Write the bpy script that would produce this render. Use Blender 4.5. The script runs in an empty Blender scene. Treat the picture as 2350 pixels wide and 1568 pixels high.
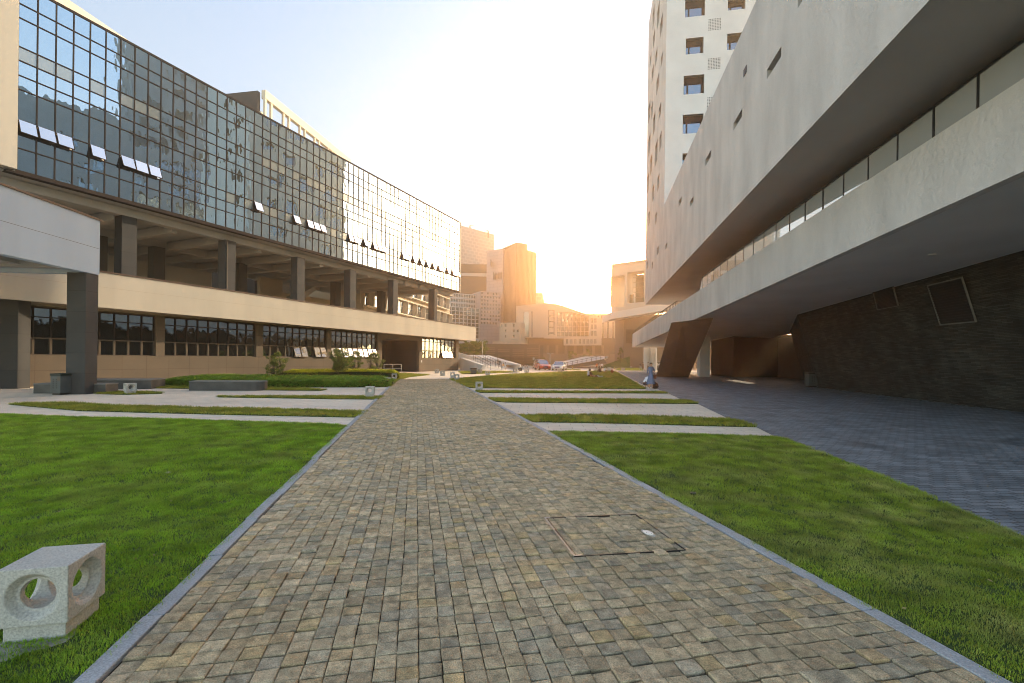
import bpy, math, random
import numpy as np
from mathutils import Vector, Matrix, noise
R = math.radians
rng = random.Random(7)
SC = bpy.context.scene
COL = SC.collection

# ------------------------------------------------------------------ measuring the photograph
F, CX, CY, HZ, EYE, ROLL = 1044.4, 1175.0, 784.0, 37.0, 1.75, R(0.72)
_c, _s = math.cos(ROLL), math.sin(ROLL)
def ray(x, y):
    dx, dy = x - CX, y - CY
    return ((dx * _c + dy * _s) / F, -((dy * _c - dx * _s) - HZ) / F)
def G(x, y, z=0.0):
    rx, rz = ray(x, y); Y = (z - EYE) / rz
    return Vector((rx * Y, Y, z))
def P(x, y, Y):
    rx, rz = ray(x, y)
    return Vector((rx * Y, Y, EYE + rz * Y))
def hit(x, y, base, d):
    """where the view ray of a pixel meets the upright plane through base along d: (t, point)"""
    rx, rz = ray(x, y)
    t = (rx * base[1] - base[0]) / (d[0] - rx * d[1])
    Y = base[1] + t * d[1]
    return t, Vector((base[0] + t * d[0], Y, EYE + rz * Y))

# ------------------------------------------------------------------ mesh builder
class MB:
    def __init__(s): s.v, s.f, s.m = [], [], []
    def pts(s, ps):
        k = len(s.v); s.v.extend([tuple(p) for p in ps]); return k
    def face(s, ps, mi=0):
        k = s.pts(ps); s.f.append(tuple(range(k, k + len(ps)))); s.m.append(mi)
    def hexa(s, p, mi=0):
        """8 points: bottom ring 0-3 and top ring 4-7"""
        q_ = [Vector(x) for x in p]
        if (q_[1]-q_[0]).cross(q_[3]-q_[0]).dot(q_[4]-q_[0]) < 0: p = [p[0], p[3], p[2], p[1], p[4], p[7], p[6], p[5]]
        k = s.pts(p)
        for q in ((0,3,2,1),(4,5,6,7),(0,1,5,4),(1,2,6,5),(2,3,7,6),(3,0,4,7)):
            s.f.append(tuple(k + i for i in q)); s.m.append(mi)
    def box(s, x0, y0, z0, x1, y1, z1, mi=0):
        s.hexa([(x0,y0,z0),(x1,y0,z0),(x1,y1,z0),(x0,y1,z0),(x0,y0,z1),(x1,y0,z1),(x1,y1,z1),(x0,y1,z1)], mi)
    def obox(s, o, a, b, c, mi=0):
        o, a, b, c = map(Vector, (o, a, b, c))
        s.hexa([o, o+a, o+a+b, o+b, o+c, o+a+c, o+a+b+c, o+b+c], mi)
    def prism(s, poly, z0, z1, mi=0):
        if sum(poly[i-1][0]*poly[i][1]-poly[i][0]*poly[i-1][1] for i in range(len(poly))) < 0: poly = list(poly)[::-1]
        n = len(poly); k = s.pts([(p[0], p[1], z0) for p in poly] + [(p[0], p[1], z1) for p in poly])
        s.f.append(tuple(k + i for i in reversed(range(n)))); s.m.append(mi)
        s.f.append(tuple(k + n + i for i in range(n))); s.m.append(mi)
        for i in range(n):
            j = (i + 1) % n
            s.f.append((k+i, k+j, k+n+j, k+n+i)); s.m.append(mi)
    def slab(s, poly, off, mi=0):
        """a flat outline of 3-D points given thickness along off"""
        n = len(poly); off = Vector(off); nw = Vector((0, 0, 0)); pv = [Vector(p) for p in poly]
        for i in range(n): nw += pv[i-1].cross(pv[i])
        if nw.dot(off) > 0: poly = list(poly)[::-1]
        k = s.pts([Vector(p) for p in poly] + [Vector(p) + off for p in poly])
        s.f.append(tuple(k + i for i in range(n))); s.m.append(mi)
        s.f.append(tuple(k + n + i for i in reversed(range(n)))); s.m.append(mi)
        for i in range(n):
            j = (i + 1) % n
            s.f.append((k+j, k+i, k+n+i, k+n+j)); s.m.append(mi)
    def tube(s, p0, p1, r0, r1=None, n=8, mi=0, cap=True):
        p0, p1 = Vector(p0), Vector(p1); r1 = r0 if r1 is None else r1
        d = (p1 - p0).normalized(); a = d.orthogonal().normalized(); b = d.cross(a)
        k = s.pts([p + (a * math.cos(2*math.pi*i/n) + b * math.sin(2*math.pi*i/n)) * r for p, r in ((p0, r0), (p1, r1)) for i in range(n)])
        for i in range(n):
            j = (i + 1) % n
            s.f.append((k+i, k+j, k+n+j, k+n+i)); s.m.append(mi)
        if cap:
            s.f.append(tuple(k+i for i in reversed(range(n)))); s.f.append(tuple(k+n+i for i in range(n))); s.m += [mi, mi]
    def lathe(s, prof, c=(0,0,0), n=24, mi=0, fx=None):
        k = len(s.v)
        for r, z in prof:
            for i in range(n):
                a = 2*math.pi*i/n; rr = r if fx is None else r * fx(a, z)
                s.v.append((c[0]+rr*math.cos(a), c[1]+rr*math.sin(a), c[2]+z))
        for q in range(len(prof)-1):
            for i in range(n):
                j = (i+1) % n
                s.f.append((k+q*n+i, k+q*n+j, k+(q+1)*n+j, k+(q+1)*n+i)); s.m.append(mi)
        s.f.append(tuple(k+i for i in reversed(range(n)))); s.m.append(mi)
        e = k+(len(prof)-1)*n
        s.f.append(tuple(e+i for i in range(n))); s.m.append(mi)
    def wall(s, O, U, W, H, holes, depth=0.0, N=None, mi=0, mr=None):
        """upright wall with rectangular holes (u0,u1,v0,v1) and reveals going in by depth"""
        O, U = Vector(O), Vector(U).normalized(); Z = Vector((0, 0, 1))
        us = sorted({0.0, W, *[max(0, min(W, h[i])) for h in holes for i in (0, 1)]})
        vs = sorted({0.0, H, *[max(0, min(H, h[i])) for h in holes for i in (2, 3)]})
        mr = mi if mr is None else mr
        for j in range(len(vs)-1):
            run = None
            for i in range(len(us)):
                solid = False
                if i < len(us)-1:
                    uc, vc = (us[i]+us[i+1])/2, (vs[j]+vs[j+1])/2
                    solid = not any(h[0] < uc < h[1] and h[2] < vc < h[3] for h in holes)
                if solid and run is None: run = us[i]
                if not solid and run is not None:
                    s.face([O+U*run+Z*vs[j], O+U*us[i]+Z*vs[j], O+U*us[i]+Z*vs[j+1], O+U*run+Z*vs[j+1]], mi); run = None
        if depth:
            D = -Vector(N).normalized() * depth
            for u0, u1, v0, v1 in holes:
                c = [O+U*u0+Z*v0, O+U*u1+Z*v0, O+U*u1+Z*v1, O+U*u0+Z*v1]
                for i in range(4):
                    a, b = c[i], c[(i+1) % 4]
                    s.face([a, b, b+D, a+D], mr)
    def build(s, name, mats, parent=None, loc=None, smooth=False, bevel=0.0, local=False):
        me = bpy.data.meshes.new(name)
        off = Vector((0, 0, 0))
        if not local:
            if parent is not None:
                q = parent
                while q is not None: off += q.location; q = q.parent
            elif loc is not None: off = Vector(loc)
        v = np.array(s.v, dtype=np.float32).reshape(-1, 3) - np.array(off, dtype=np.float32)
        me.from_pydata(v.tolist(), [], s.f)
        if not isinstance(mats, (list, tuple)): mats = [mats]
        for m in mats: me.materials.append(m)
        if len(mats) > 1: me.polygons.foreach_set('material_index', s.m)
        if smooth: me.polygons.foreach_set('use_smooth', [True]*len(s.f))
        me.update()
        o = bpy.data.objects.new(name, me); COL.objects.link(o)
        if parent is not None: o.parent = parent
        elif loc is not None: o.location = loc
        if bevel:
            b = o.modifiers.new('bevel', 'BEVEL'); b.width = bevel; b.segments = 2; b.limit_method = 'ANGLE'
        return o
def tag(o, label=None, cat=None, group=None, kind=None):
    if label: o['label'] = label
    if cat: o['category'] = cat
    if group: o['group'] = group
    if kind: o['kind'] = kind
    return o
def thing(name, label, cat, loc=(0,0,0), rz=0.0, group=None):
    o = bpy.data.objects.new(name, None); COL.objects.link(o); o.empty_display_size = .3
    o.location = loc; o.rotation_euler = (0, 0, rz)
    return tag(o, label, cat, group)
def copy_tree(o, parent=None):
    c = o.copy(); COL.objects.link(c)
    if parent is not None: c.parent = parent
    for ch in list(o.children): copy_tree(ch, c)
    return c

# ------------------------------------------------------------------ materials
def new_mat(name):
    m = bpy.data.materials.new(name); m.use_nodes = True
    nt = m.node_tree; nt.nodes.clear()
    out = nt.nodes.new('ShaderNodeOutputMaterial'); b = nt.nodes.new('ShaderNodeBsdfPrincipled')
    nt.links.new(b.outputs[0], out.inputs[0])
    return m, nt, b
def N(nt, typ, **kw):
    n = nt.nodes.new(typ)
    for k, v in kw.items():
        if hasattr(n, k): setattr(n, k, v)
        else: n.inputs[k.replace('_', ' ')].default_value = v
    return n
def pos_vec(nt, scale=(1, 1, 1), u=None, rot=0.0):
    g = N(nt, 'ShaderNodeNewGeometry')
    if u is not None:
        d = N(nt, 'ShaderNodeVectorMath', operation='DOT_PRODUCT'); nt.links.new(g.outputs['Position'], d.inputs[0]); d.inputs[1].default_value = (u[0], u[1], 0)
        sp = N(nt, 'ShaderNodeSeparateXYZ'); nt.links.new(g.outputs['Position'], sp.inputs[0])
        cb = N(nt, 'ShaderNodeCombineXYZ'); nt.links.new(d.outputs['Value'], cb.inputs[0]); nt.links.new(sp.outputs['Z'], cb.inputs[1])
        src = cb.outputs[0]
    else: src = g.outputs['Position']
    mp = N(nt, 'ShaderNodeMapping'); mp.inputs['Scale'].default_value = scale; mp.inputs['Rotation'].default_value = (0, 0, rot)
    nt.links.new(src, mp.inputs[0]); return mp.outputs[0]
def vary(nt, colsock, amt, scale, vec, detail=4):
    """multiply a colour by 1 +- amt following noise"""
    n = N(nt, 'ShaderNodeTexNoise', Scale=scale, Detail=detail); nt.links.new(vec, n.inputs['Vector'])
    mr = N(nt, 'ShaderNodeMapRange'); mr.inputs[1].default_value = .3; mr.inputs[2].default_value = .7
    mr.inputs[3].default_value = 1-amt; mr.inputs[4].default_value = 1+amt; nt.links.new(n.outputs['Fac'], mr.inputs[0])
    mx = N(nt, 'ShaderNodeVectorMath', operation='SCALE'); nt.links.new(colsock, mx.inputs[0]); nt.links.new(mr.outputs[0], mx.inputs['Scale'])
    return mx.outputs[0]
def rgb(nt, c):
    n = N(nt, 'ShaderNodeRGB'); n.outputs[0].default_value = (*c, 1); return n.outputs[0]
def add_bump(nt, b, vec, scale, dist, detail=6):
    n = N(nt, 'ShaderNodeTexNoise', Scale=scale, Detail=detail); nt.links.new(vec, n.inputs['Vector'])
    bp = N(nt, 'ShaderNodeBump', Strength=1.0, Distance=dist); nt.links.new(n.outputs['Fac'], bp.inputs['Height'])
    nt.links.new(bp.outputs[0], b.inputs['Normal'])
def M(name, col, rough=.85, var=.1, scale=1.2, bump=0, bscale=40, streak=False, metal=0, spec=.3, fine=0):
    m, nt, b = new_mat(name)
    v = pos_vec(nt, (1, 1, .14 if streak is True else streak) if streak else (1, 1, 1)); c = rgb(nt, col)
    if var: c = vary(nt, c, var, scale, v)
    if fine: c = vary(nt, c, fine, 90, pos_vec(nt), 2)
    nt.links.new(c, b.inputs['Base Color'])
    b.inputs['Roughness'].default_value = rough; b.inputs['Metallic'].default_value = metal; b.inputs['Specular IOR Level'].default_value = spec
    if bump: add_bump(nt, b, pos_vec(nt), bscale, bump)
    return m
def Mbrick(name, c1, c2, mort, w, h, ms=.006, u=None, rot=0.0, rough=.85, bump=.004, var=.12, scale=.8, offset=.5, fine=0, spec=.3, streak=0):
    m, nt, b = new_mat(name)
    v = pos_vec(nt, u=u, rot=rot)
    br = N(nt, 'ShaderNodeTexBrick'); nt.links.new(v, br.inputs['Vector']); br.offset = offset
    br.inputs['Scale'].default_value = 1; br.inputs['Brick Width'].default_value = w; br.inputs['Row Height'].default_value = h
    br.inputs['Mortar Size'].default_value = ms; br.inputs['Mortar Smooth'].default_value = .2
    for k, c in (('Color1', c1), ('Color2', c2), ('Mortar', mort)): br.inputs[k].default_value = (*c, 1)
    c = vary(nt, br.outputs['Color'], var, scale, pos_vec(nt))
    if streak: c = vary(nt, c, streak, 1.5, pos_vec(nt, (1, 1, .1)))
    if fine: c = vary(nt, c, fine, 60, pos_vec(nt), 2)
    nt.links.new(c, b.inputs['Base Color'])
    b.inputs['Roughness'].default_value = rough; b.inputs['Specular IOR Level'].default_value = spec
    if bump:
        bp = N(nt, 'ShaderNodeBump', Strength=1.0, Distance=bump, invert=True); nt.links.new(br.outputs['Fac'], bp.inputs['Height'])
        n = N(nt, 'ShaderNodeTexNoise', Scale=35, Detail=5); nt.links.new(pos_vec(nt), n.inputs['Vector'])
        b2 = N(nt, 'ShaderNodeBump', Strength=.6, Distance=bump*.6); nt.links.new(n.outputs['Fac'], b2.inputs['Height']); nt.links.new(bp.outputs[0], b2.inputs['Normal'])
        nt.links.new(b2.outputs[0], b.inputs['Normal'])
    return m
def Mglass(name, tint=(.62,.70,.74), body=(.015,.022,.028), refl=.62, wob=.0, rough=.01):
    """coated facade glass: a mirror layer over a dark room"""
    m = bpy.data.materials.new(name); m.use_nodes = True; nt = m.node_tree; nt.nodes.clear()
    out = N(nt, 'ShaderNodeOutputMaterial'); g = N(nt, 'ShaderNodeBsdfGlossy'); d = N(nt, 'ShaderNodeBsdfDiffuse'); mx = N(nt, 'ShaderNodeMixShader')
    g.inputs['Color'].default_value = (*tint, 1); g.inputs['Roughness'].default_value = rough; d.inputs['Color'].default_value = (*body, 1)
    lw = N(nt, 'ShaderNodeLayerWeight', Blend=.5)
    mr = N(nt, 'ShaderNodeMapRange'); mr.inputs[3].default_value = refl; mr.inputs[4].default_value = 1.0; pw_ = N(nt, 'ShaderNodeMath', operation='POWER'); pw_.inputs[1].default_value = 3.5; nt.links.new(lw.outputs['Facing'], pw_.inputs[0]); nt.links.new(pw_.outputs[0], mr.inputs[0])
    nt.links.new(mr.outputs[0], mx.inputs[0]); nt.links.new(d.outputs[0], mx.inputs[1]); nt.links.new(g.outputs[0], mx.inputs[2]); nt.links.new(mx.outputs[0], out.inputs[0])
    if wob:
        n = N(nt, 'ShaderNodeTexNoise', Scale=1.3, Detail=2); nt.links.new(pos_vec(nt, (1, 1, .45)), n.inputs['Vector'])
        bp = N(nt, 'ShaderNodeBump', Strength=1.0, Distance=wob); nt.links.new(n.outputs['Fac'], bp.inputs['Height'])
        nt.links.new(bp.outputs[0], g.inputs['Normal'])
    return m
def Mclear(name, tint=(.8,.87,.88), base=.32, milk=None):
    """thin clear glass that also mirrors"""
    m = bpy.data.materials.new(name); m.use_nodes = True; nt = m.node_tree; nt.nodes.clear()
    out = N(nt, 'ShaderNodeOutputMaterial'); g = N(nt, 'ShaderNodeBsdfGlossy'); t = N(nt, 'ShaderNodeBsdfTransparent'); mx = N(nt, 'ShaderNodeMixShader')
    g.inputs['Roughness'].default_value = .02; g.inputs['Color'].default_value = (.9,.95,.97,1); t.inputs['Color'].default_value = (*tint, 1)
    lw = N(nt, 'ShaderNodeLayerWeight', Blend=.5)
    mr = N(nt, 'ShaderNodeMapRange'); mr.inputs[3].default_value = base; mr.inputs[4].default_value = 1.0; pw_ = N(nt, 'ShaderNodeMath', operation='POWER'); pw_.inputs[1].default_value = 3.5; nt.links.new(lw.outputs['Facing'], pw_.inputs[0]); nt.links.new(pw_.outputs[0], mr.inputs[0])
    body = t
    if milk:      # pale diffuse layer painted in for the sky mirrored in the glass
        df = N(nt, 'ShaderNodeBsdfDiffuse'); df.inputs['Color'].default_value = (*milk, 1); m2 = N(nt, 'ShaderNodeMixShader'); m2.inputs[0].default_value = .62
        nt.links.new(t.outputs[0], m2.inputs[1]); nt.links.new(df.outputs[0], m2.inputs[2]); body = m2
    nt.links.new(mr.outputs[0], mx.inputs[0]); nt.links.new(body.outputs[0], mx.inputs[1]); nt.links.new(g.outputs[0], mx.inputs[2]); nt.links.new(mx.outputs[0], out.inputs[0])
    return m
def Mleaf(name, col, col2, trans=.35, rough=.6, patch=.25, pscale=.35, dry=None):
    m = bpy.data.materials.new(name); m.use_nodes = True; nt = m.node_tree; nt.nodes.clear()
    out = N(nt, 'ShaderNodeOutputMaterial'); d = N(nt, 'ShaderNodeBsdfPrincipled'); t = N(nt, 'ShaderNodeBsdfTranslucent'); mx = N(nt, 'ShaderNodeMixShader'); mx.inputs[0].default_value = trans
    g = N(nt, 'ShaderNodeNewGeometry'); oi = N(nt, 'ShaderNodeObjectInfo')
    ad = N(nt, 'ShaderNodeMath', operation='ADD'); nt.links.new(g.outputs['Random Per Island'], ad.inputs[0]); nt.links.new(oi.outputs['Random'], ad.inputs[1])
    fr = N(nt, 'ShaderNodeMath', operation='FRACT'); nt.links.new(ad.outputs[0], fr.inputs[0])
    c = N(nt, 'ShaderNodeMix', data_type='RGBA'); c.inputs[6].default_value = (*col, 1); c.inputs[7].default_value = (*col2, 1); nt.links.new(fr.outputs[0], c.inputs[0])
    cs = c.outputs[2]
    if dry:
        n = N(nt, 'ShaderNodeTexNoise', Scale=1.1, Detail=5, Roughness=.7); nt.links.new(pos_vec(nt, (1, 1, 0)), n.inputs['Vector'])
        mr = N(nt, 'ShaderNodeMapRange'); mr.inputs[1].default_value = .45; mr.inputs[2].default_value = .68; mr.inputs[4].default_value = .85; nt.links.new(n.outputs['Fac'], mr.inputs[0])
        c2 = N(nt, 'ShaderNodeMix', data_type='RGBA'); nt.links.new(mr.outputs[0], c2.inputs[0]); nt.links.new(cs, c2.inputs[6]); c2.inputs[7].default_value = (*dry, 1); cs = c2.outputs[2]
    cs = vary(nt, cs, patch, pscale, pos_vec(nt, (1, 1, .6)))
    nt.links.new(cs, d.inputs['Base Color']); nt.links.new(cs, t.inputs['Color']); d.inputs['Roughness'].default_value = rough; d.inputs['Specular IOR Level'].default_value = .25
    nt.links.new(d.outputs[0], mx.inputs[1]); nt.links.new(t.outputs[0], mx.inputs[2]); nt.links.new(mx.outputs[0], out.inputs[0])
    return m

LD = (math.sin(R(24.2)), math.cos(R(24.2)))      # along the left office building
LN = (LD[1], -LD[0])
GD = (math.sin(R(22)), math.cos(R(22)))          # along its glass storeys
GN = (GD[1], -GD[0])
RD = (math.sin(R(10.33)), math.cos(R(10.33)))    # along the right building
RN = (-RD[1], RD[0])                             # its outward side (towards the path)
MT = dict(
    cream=M('cream_render', (.50,.45,.365), .9, .07, .8, .004, 25, streak=True),
    creamdk=M('beige_render', (.40,.33,.24), .9, .07, .8, .003, 25),
    white=M('pale_concrete', (.66,.64,.60), .9, .12, .7, .012, 14, streak=True, fine=.05),
    plaster=M('white_plaster', (.70,.69,.67), .9, .06, .6, .003, 40),
    rough=M('spattered_render', (.55,.53,.50), .95, .13, .8, .03, 7, streak=.4, fine=.10),
    grey=M('grey_render', (.45,.54,.62), .9, .06, .7, .003, 30, streak=True),
    soffit=M('soffit_paint', (.40,.385,.36), .9, .06, .5, .002, 30),
    coping=M('brown_coping', (.14,.085,.06), .6, .15, 3),
    mull=M('bronze_mullion', (.040,.032,.029), .9, .1, 3, spec=.05),
    dark=M('dark_steel', (.03,.032,.035), .45, .1, 3, metal=.4),
    slate=Mbrick('dark_stone_cladding', (.052,.052,.052), (.062,.062,.06), (.012,.012,.012), 3.0, .86, .006, u=LD, bump=.003, var=.12, fine=.12, offset=0),
    tile=Mbrick('brown_granite_panels', (.145,.115,.085), (.16,.125,.092), (.05,.038,.028), 1.22, .79, .008, u=LD, bump=.004, var=.07, fine=.12, offset=0),
    curtain=Mglass('coated_mirror_glass', (.52,.68,.80), (.016,.034,.046), .72, .010),
    panel=Mglass('pale_spandrel_glass', (.60,.68,.70), (.19,.21,.20), .38, .0, .12),
    vane=Mglass('opened_vent_glass', (.85,.90,.95), (.10,.11,.12), .8, 0),
    winglass=Mglass('dark_window_glass', (.45,.56,.66), (.010,.013,.016), .62, .02),
    farglass=Mglass('far_window_glass', (.5,.5,.5), (.03,.03,.032), .4, 0, .1),
    clear=Mclear('balustrade_glass', (.62,.70,.72), .42, (.78,.80,.79)),
    frost=Mclear('frosted_glass', (.7,.75,.75)),
    wood=M('brown_window_frame', (.11,.085,.062), .6, .1, 3),
    granite=M('speckled_granite', (.44,.42,.375), .8, .08, 2, .002, 90, fine=.22),
    granited=M('dark_bench_granite', (.075,.073,.068), .6, .35, 2.2, .001, 60, fine=.15),
    kerb=M('blue_grey_kerb_stone', (.33,.34,.35), .75, .1, 3, .002, 70, fine=.22),
    steel=M('brushed_steel', (.45,.45,.44), .45, .05, 4, metal=1),
    bin=M('grey_painted_steel', (.075,.085,.085), .5, .08, 4),
    binlid=M('dark_green_lid', (.012,.022,.018), .5, .1, 4),
    black=M('black_plastic', (.012,.012,.012), .4, .1, 5),
    bark=M('bark', (.10,.075,.055), .9, .2, 8),
    soil=M('lawn_soil', (.035,.06,.012), .95, .3, 1.5),
)
SKYK, SUNE, EXPO = .15, 3.4, 1.85
HAZE, HANI, HCOL = .0037, .80, (1, .73, .46)
LOBES = [(110, (1, .46, .13), 22.0), (30, (1, .70, .38), .4)]
# ------------------------------------------------------------------ people (built first: their skins are baked to plain meshes)
def bake(o):
    dg = bpy.context.evaluated_depsgraph_get(); ev = o.evaluated_get(dg)
    me = bpy.data.meshes.new_from_object(ev); return me
PM = {}
def ZV(z): return Vector((0, 0, z))
def pmat(c, rough=.85):
    k = tuple(round(x, 3) for x in c)
    if k not in PM: PM[k] = M('cloth_or_skin', c, rough, .08, 9)
    return PM[k]
SKIN, HAIR = (.48,.30,.21), (.018,.013,.011)
STAND = dict(pelvis=(0,0,.93), spine=(0,0,1.10), chest=(0,0,1.29), neck=(0,.0,1.43), head0=(0,.02,1.52), head1=(0,.02,1.63),
  shL=(-.17,0,1.36), elL=(-.215,-.02,1.10), wrL=(-.20,.07,.87), hdL=(-.195,.09,.80), shR=(.17,0,1.36), elR=(.215,-.02,1.10), wrR=(.20,.07,.87), hdR=(.195,.09,.80),
  hiL=(-.09,0,.88), knL=(-.10,.02,.48), anL=(-.10,-.01,.085), toL=(-.105,.14,.03), hiR=(.09,0,.88), knR=(.10,.02,.48), anR=(.10,-.01,.085), toR=(.105,.14,.03))
WALK = dict(knL=(-.09,.16,.50), anL=(-.09,.28,.10), toL=(-.09,.42,.05), knR=(.09,-.03,.48), anR=(.09,-.30,.13), toR=(.09,-.2,.03), elL=(-.21,-.12,1.12), wrL=(-.2,-.1,.9), hdL=(-.195,-.09,.83), wrR=(.19,.16,.93), hdR=(.185,.22,.88))
PHONE = dict(elL=(-.22,-.02,1.12), wrL=(-.10,.20,1.18), hdL=(-.06,.26,1.22), elR=(.22,-.02,1.12), wrR=(.10,.20,1.18), hdR=(.06,.26,1.22), head0=(0,.05,1.52), head1=(0,.08,1.62))
CROUCH = dict(pelvis=(0,-.08,.30), spine=(0,.03,.46), chest=(0,.18,.60), neck=(0,.29,.69), head0=(0,.37,.72), head1=(0,.46,.76), shL=(-.17,.20,.64), elL=(-.17,.36,.44), wrL=(-.12,.50,.25), hdL=(-.11,.54,.19), shR=(.17,.20,.64), elR=(.17,.36,.44), wrR=(.12,.50,.25), hdR=(.11,.54,.19),
  hiL=(-.09,-.06,.30), knL=(-.15,.36,.42), anL=(-.11,.10,.085), toL=(-.12,.25,.03), hiR=(.09,-.06,.30), knR=(.15,.36,.42), anR=(.11,.10,.085), toR=(.12,.25,.03))
SIT = dict(pelvis=(0,0,.12), spine=(0,-.03,.29), chest=(0,-.02,.47), neck=(0,.02,.61), head0=(0,.06,.70), head1=(0,.08,.80), shL=(-.17,0,.54), elL=(-.20,.10,.30), wrL=(-.10,.30,.22), hdL=(-.07,.36,.20), shR=(.17,0,.54), elR=(.20,.10,.30), wrR=(.10,.30,.22), hdR=(.07,.36,.20),
  hiL=(-.09,.03,.11), knL=(-.10,.42,.20), anL=(-.09,.82,.08), toL=(-.10,.87,.20), hiR=(.09,.03,.11), knR=(.10,.42,.14), anR=(.09,.86,.08), toR=(.10,.91,.20))
HUG = dict(SIT, spine=(0,.0,.28), chest=(0,.10,.44), neck=(0,.17,.55), head0=(0,.23,.62), head1=(0,.29,.70), shL=(-.17,.12,.5), shR=(.17,.12,.5), knL=(-.10,.34,.42), anL=(-.09,.42,.085), toL=(-.1,.56,.03), knR=(.1,.34,.42), anR=(.09,.42,.085), toR=(.1,.56,.03), elL=(-.2,.26,.36), wrL=(-.08,.44,.36), hdL=(-.02,.47,.36), elR=(.2,.26,.36), wrR=(.08,.44,.36), hdR=(.02,.47,.36))
RECL = dict(SIT, spine=(0,-.08,.26), chest=(0,-.22,.40), neck=(0,-.28,.53), head0=(0,-.28,.62), head1=(0,-.26,.72), shL=(-.17,-.21,.46), shR=(.17,-.21,.46), elL=(-.22,-.18,.24), elR=(.22,-.18,.24), wrL=(-.14,.04,.2), wrR=(.14,.04,.2), hdL=(-.1,.1,.2), hdR=(.1,.1,.2))
RAD = dict(pelvis=.125, spine=.112, chest=.128, neck=.05, head0=.082, head1=.088, sh=.06, el=.042, wr=.028, hd=.033, hi=.092, kn=.06, an=.042, to=.036)
BONES = [('pelvis','spine','top'),('spine','chest','top'),('chest','neck','top'),('neck','head0','skin'),('head0','head1','skin')] + [q for s in 'LR' for q in
  (('chest','sh'+s,'top'),('sh'+s,'el'+s,'top'),('el'+s,'wr'+s,'arm'),('wr'+s,'hd'+s,'skin'),('pelvis','hi'+s,'bottom'),('hi'+s,'kn'+s,'bottom'),('kn'+s,'an'+s,'shin'),('an'+s,'to'+s,'shoe'))]
def person(label, loc, yaw, hgt, pose, top, bottom, shoe=(.5,.5,.48), arm=None, shin=None, hair='short', skirt=None, group=None, haircol=HAIR, fat=1.0):
    J = dict(STAND); J.update(pose); k = hgt/1.72
    names = list(J); idx = {n: i for i, n in enumerate(names)}
    verts = [Vector(J[n])*k for n in names]; rad = [RAD[n.rstrip('LR') if n[-1] in 'LR' and n[:-1] in RAD else n]*k*fat for n in names]
    edges = [(idx[a], idx[c]) for a, c, _ in BONES]; seg = [(Vector(J[a])*k, Vector(J[c])*k, m) for a, c, m in BONES]
    for s, sg in (('L', -1), ('R', 1)):          # palm and five fingers
        w, h = Vector(J['wr'+s]), Vector(J['hd'+s]); d = (h-w).normalized(); side = d.cross(Vector((0, .3, 1))).normalized() if abs(d.z) < .9 else Vector((0, 1, 0))
        inw = d.cross(side).normalized()
        for q, ln in ((-.026,.062),(-.009,.074),(.009,.071),(.026,.056)):
            a = h+side*q+d*.02; m = a+d*ln*.55+inw*.006; e = a+d*ln*.9+inw*.022; i0 = len(verts)
            verts += [a*k, m*k, e*k]; rad += [.010*k, .009*k, .0075*k]; edges += [(idx['hd'+s], i0), (i0, i0+1), (i0+1, i0+2)]; seg.append((a*k, e*k, 'skin'))
        a = w+(h-w)*.5-side*.036; e = a+d*.045-side*.018; i0 = len(verts); verts += [a*k, e*k]; rad += [.011*k, .009*k]; edges += [(idx['hd'+s], i0), (i0, i0+1)]; seg.append((a*k, e*k, 'skin'))
    me = bpy.data.meshes.new('person'); me.from_pydata([tuple(v) for v in verts], edges, []); o = bpy.data.objects.new('person', me); COL.objects.link(o)
    o.modifiers.new('skin', 'SKIN').use_smooth_shade = True; o.modifiers.new('sub', 'SUBSURF').levels = 1
    for i, sv in enumerate(me.skin_vertices[0].data):
        sv.radius = (rad[i], rad[i]); sv.use_root = (i == idx['pelvis'])
    for n, sx, sy in (('pelvis', 1.2, .85), ('spine', 1.12, .8), ('chest', 1.3, .8)): me.skin_vertices[0].data[idx[n]].radius = (rad[idx[n]]*sx, rad[idx[n]]*sy)
    bm_ = bake(o); bpy.data.objects.remove(o); bpy.data.meshes.remove(me)
    C = dict(top=top, bottom=bottom, skin=SKIN, shoe=shoe, arm=arm or SKIN, shin=shin or bottom); keys = list(C)
    bm_.materials.clear()
    for kk in keys: bm_.materials.append(pmat(C[kk]))
    for p in bm_.polygons:
        best = None
        for a, c, m in seg:
            d = c-a; t = max(0, min(1, (p.center-a).dot(d)/max(1e-9, d.length_squared))); q = (p.center-(a+d*t)).length
            if best is None or q < best[0]: best = (q, m)
        p.material_index = keys.index(best[1]); p.use_smooth = True
    o = bpy.data.objects.new('person', bm_); COL.objects.link(o); o.location = loc; o.rotation_euler = (0, 0, yaw)
    tag(o, label, 'person', group)
    hd, h1 = Vector(J['head0'])*k, Vector(J['head1'])*k; up = (h1-hd).normalized(); fwd = (Vector((0, 1, 0))-up*up.y).normalized(); rt = fwd.cross(up)
    c0 = hd.lerp(h1, .6)
    b = MB(); ns, nl = 12, 7
    low = {'short': .35, 'bun': .3, 'long': -.9}[hair]
    for j in range(nl+1):
        for i in range(ns):
            a = 2*math.pi*i/ns; v = 1-(1-low)*j/nl; r = math.sqrt(max(0, 1-min(1, max(v, -.2))**2)) if v > -.2 else 1.0
            fr = math.sin(a); cut = max(v, .45) if fr > .25 else v
            r2 = math.sqrt(max(0, 1-min(1, max(cut, -.2))**2))
            b.v.append(tuple(c0+(rt*math.cos(a)*r2+fwd*(math.sin(a)*r2-.12))*.112*k+up*(cut*.118+.01)*k))
    for j in range(nl):
        for i in range(ns): q = (i+1) % ns; b.f.append((j*ns+i, j*ns+q, (j+1)*ns+q, (j+1)*ns+i)); b.m.append(0)
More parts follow.
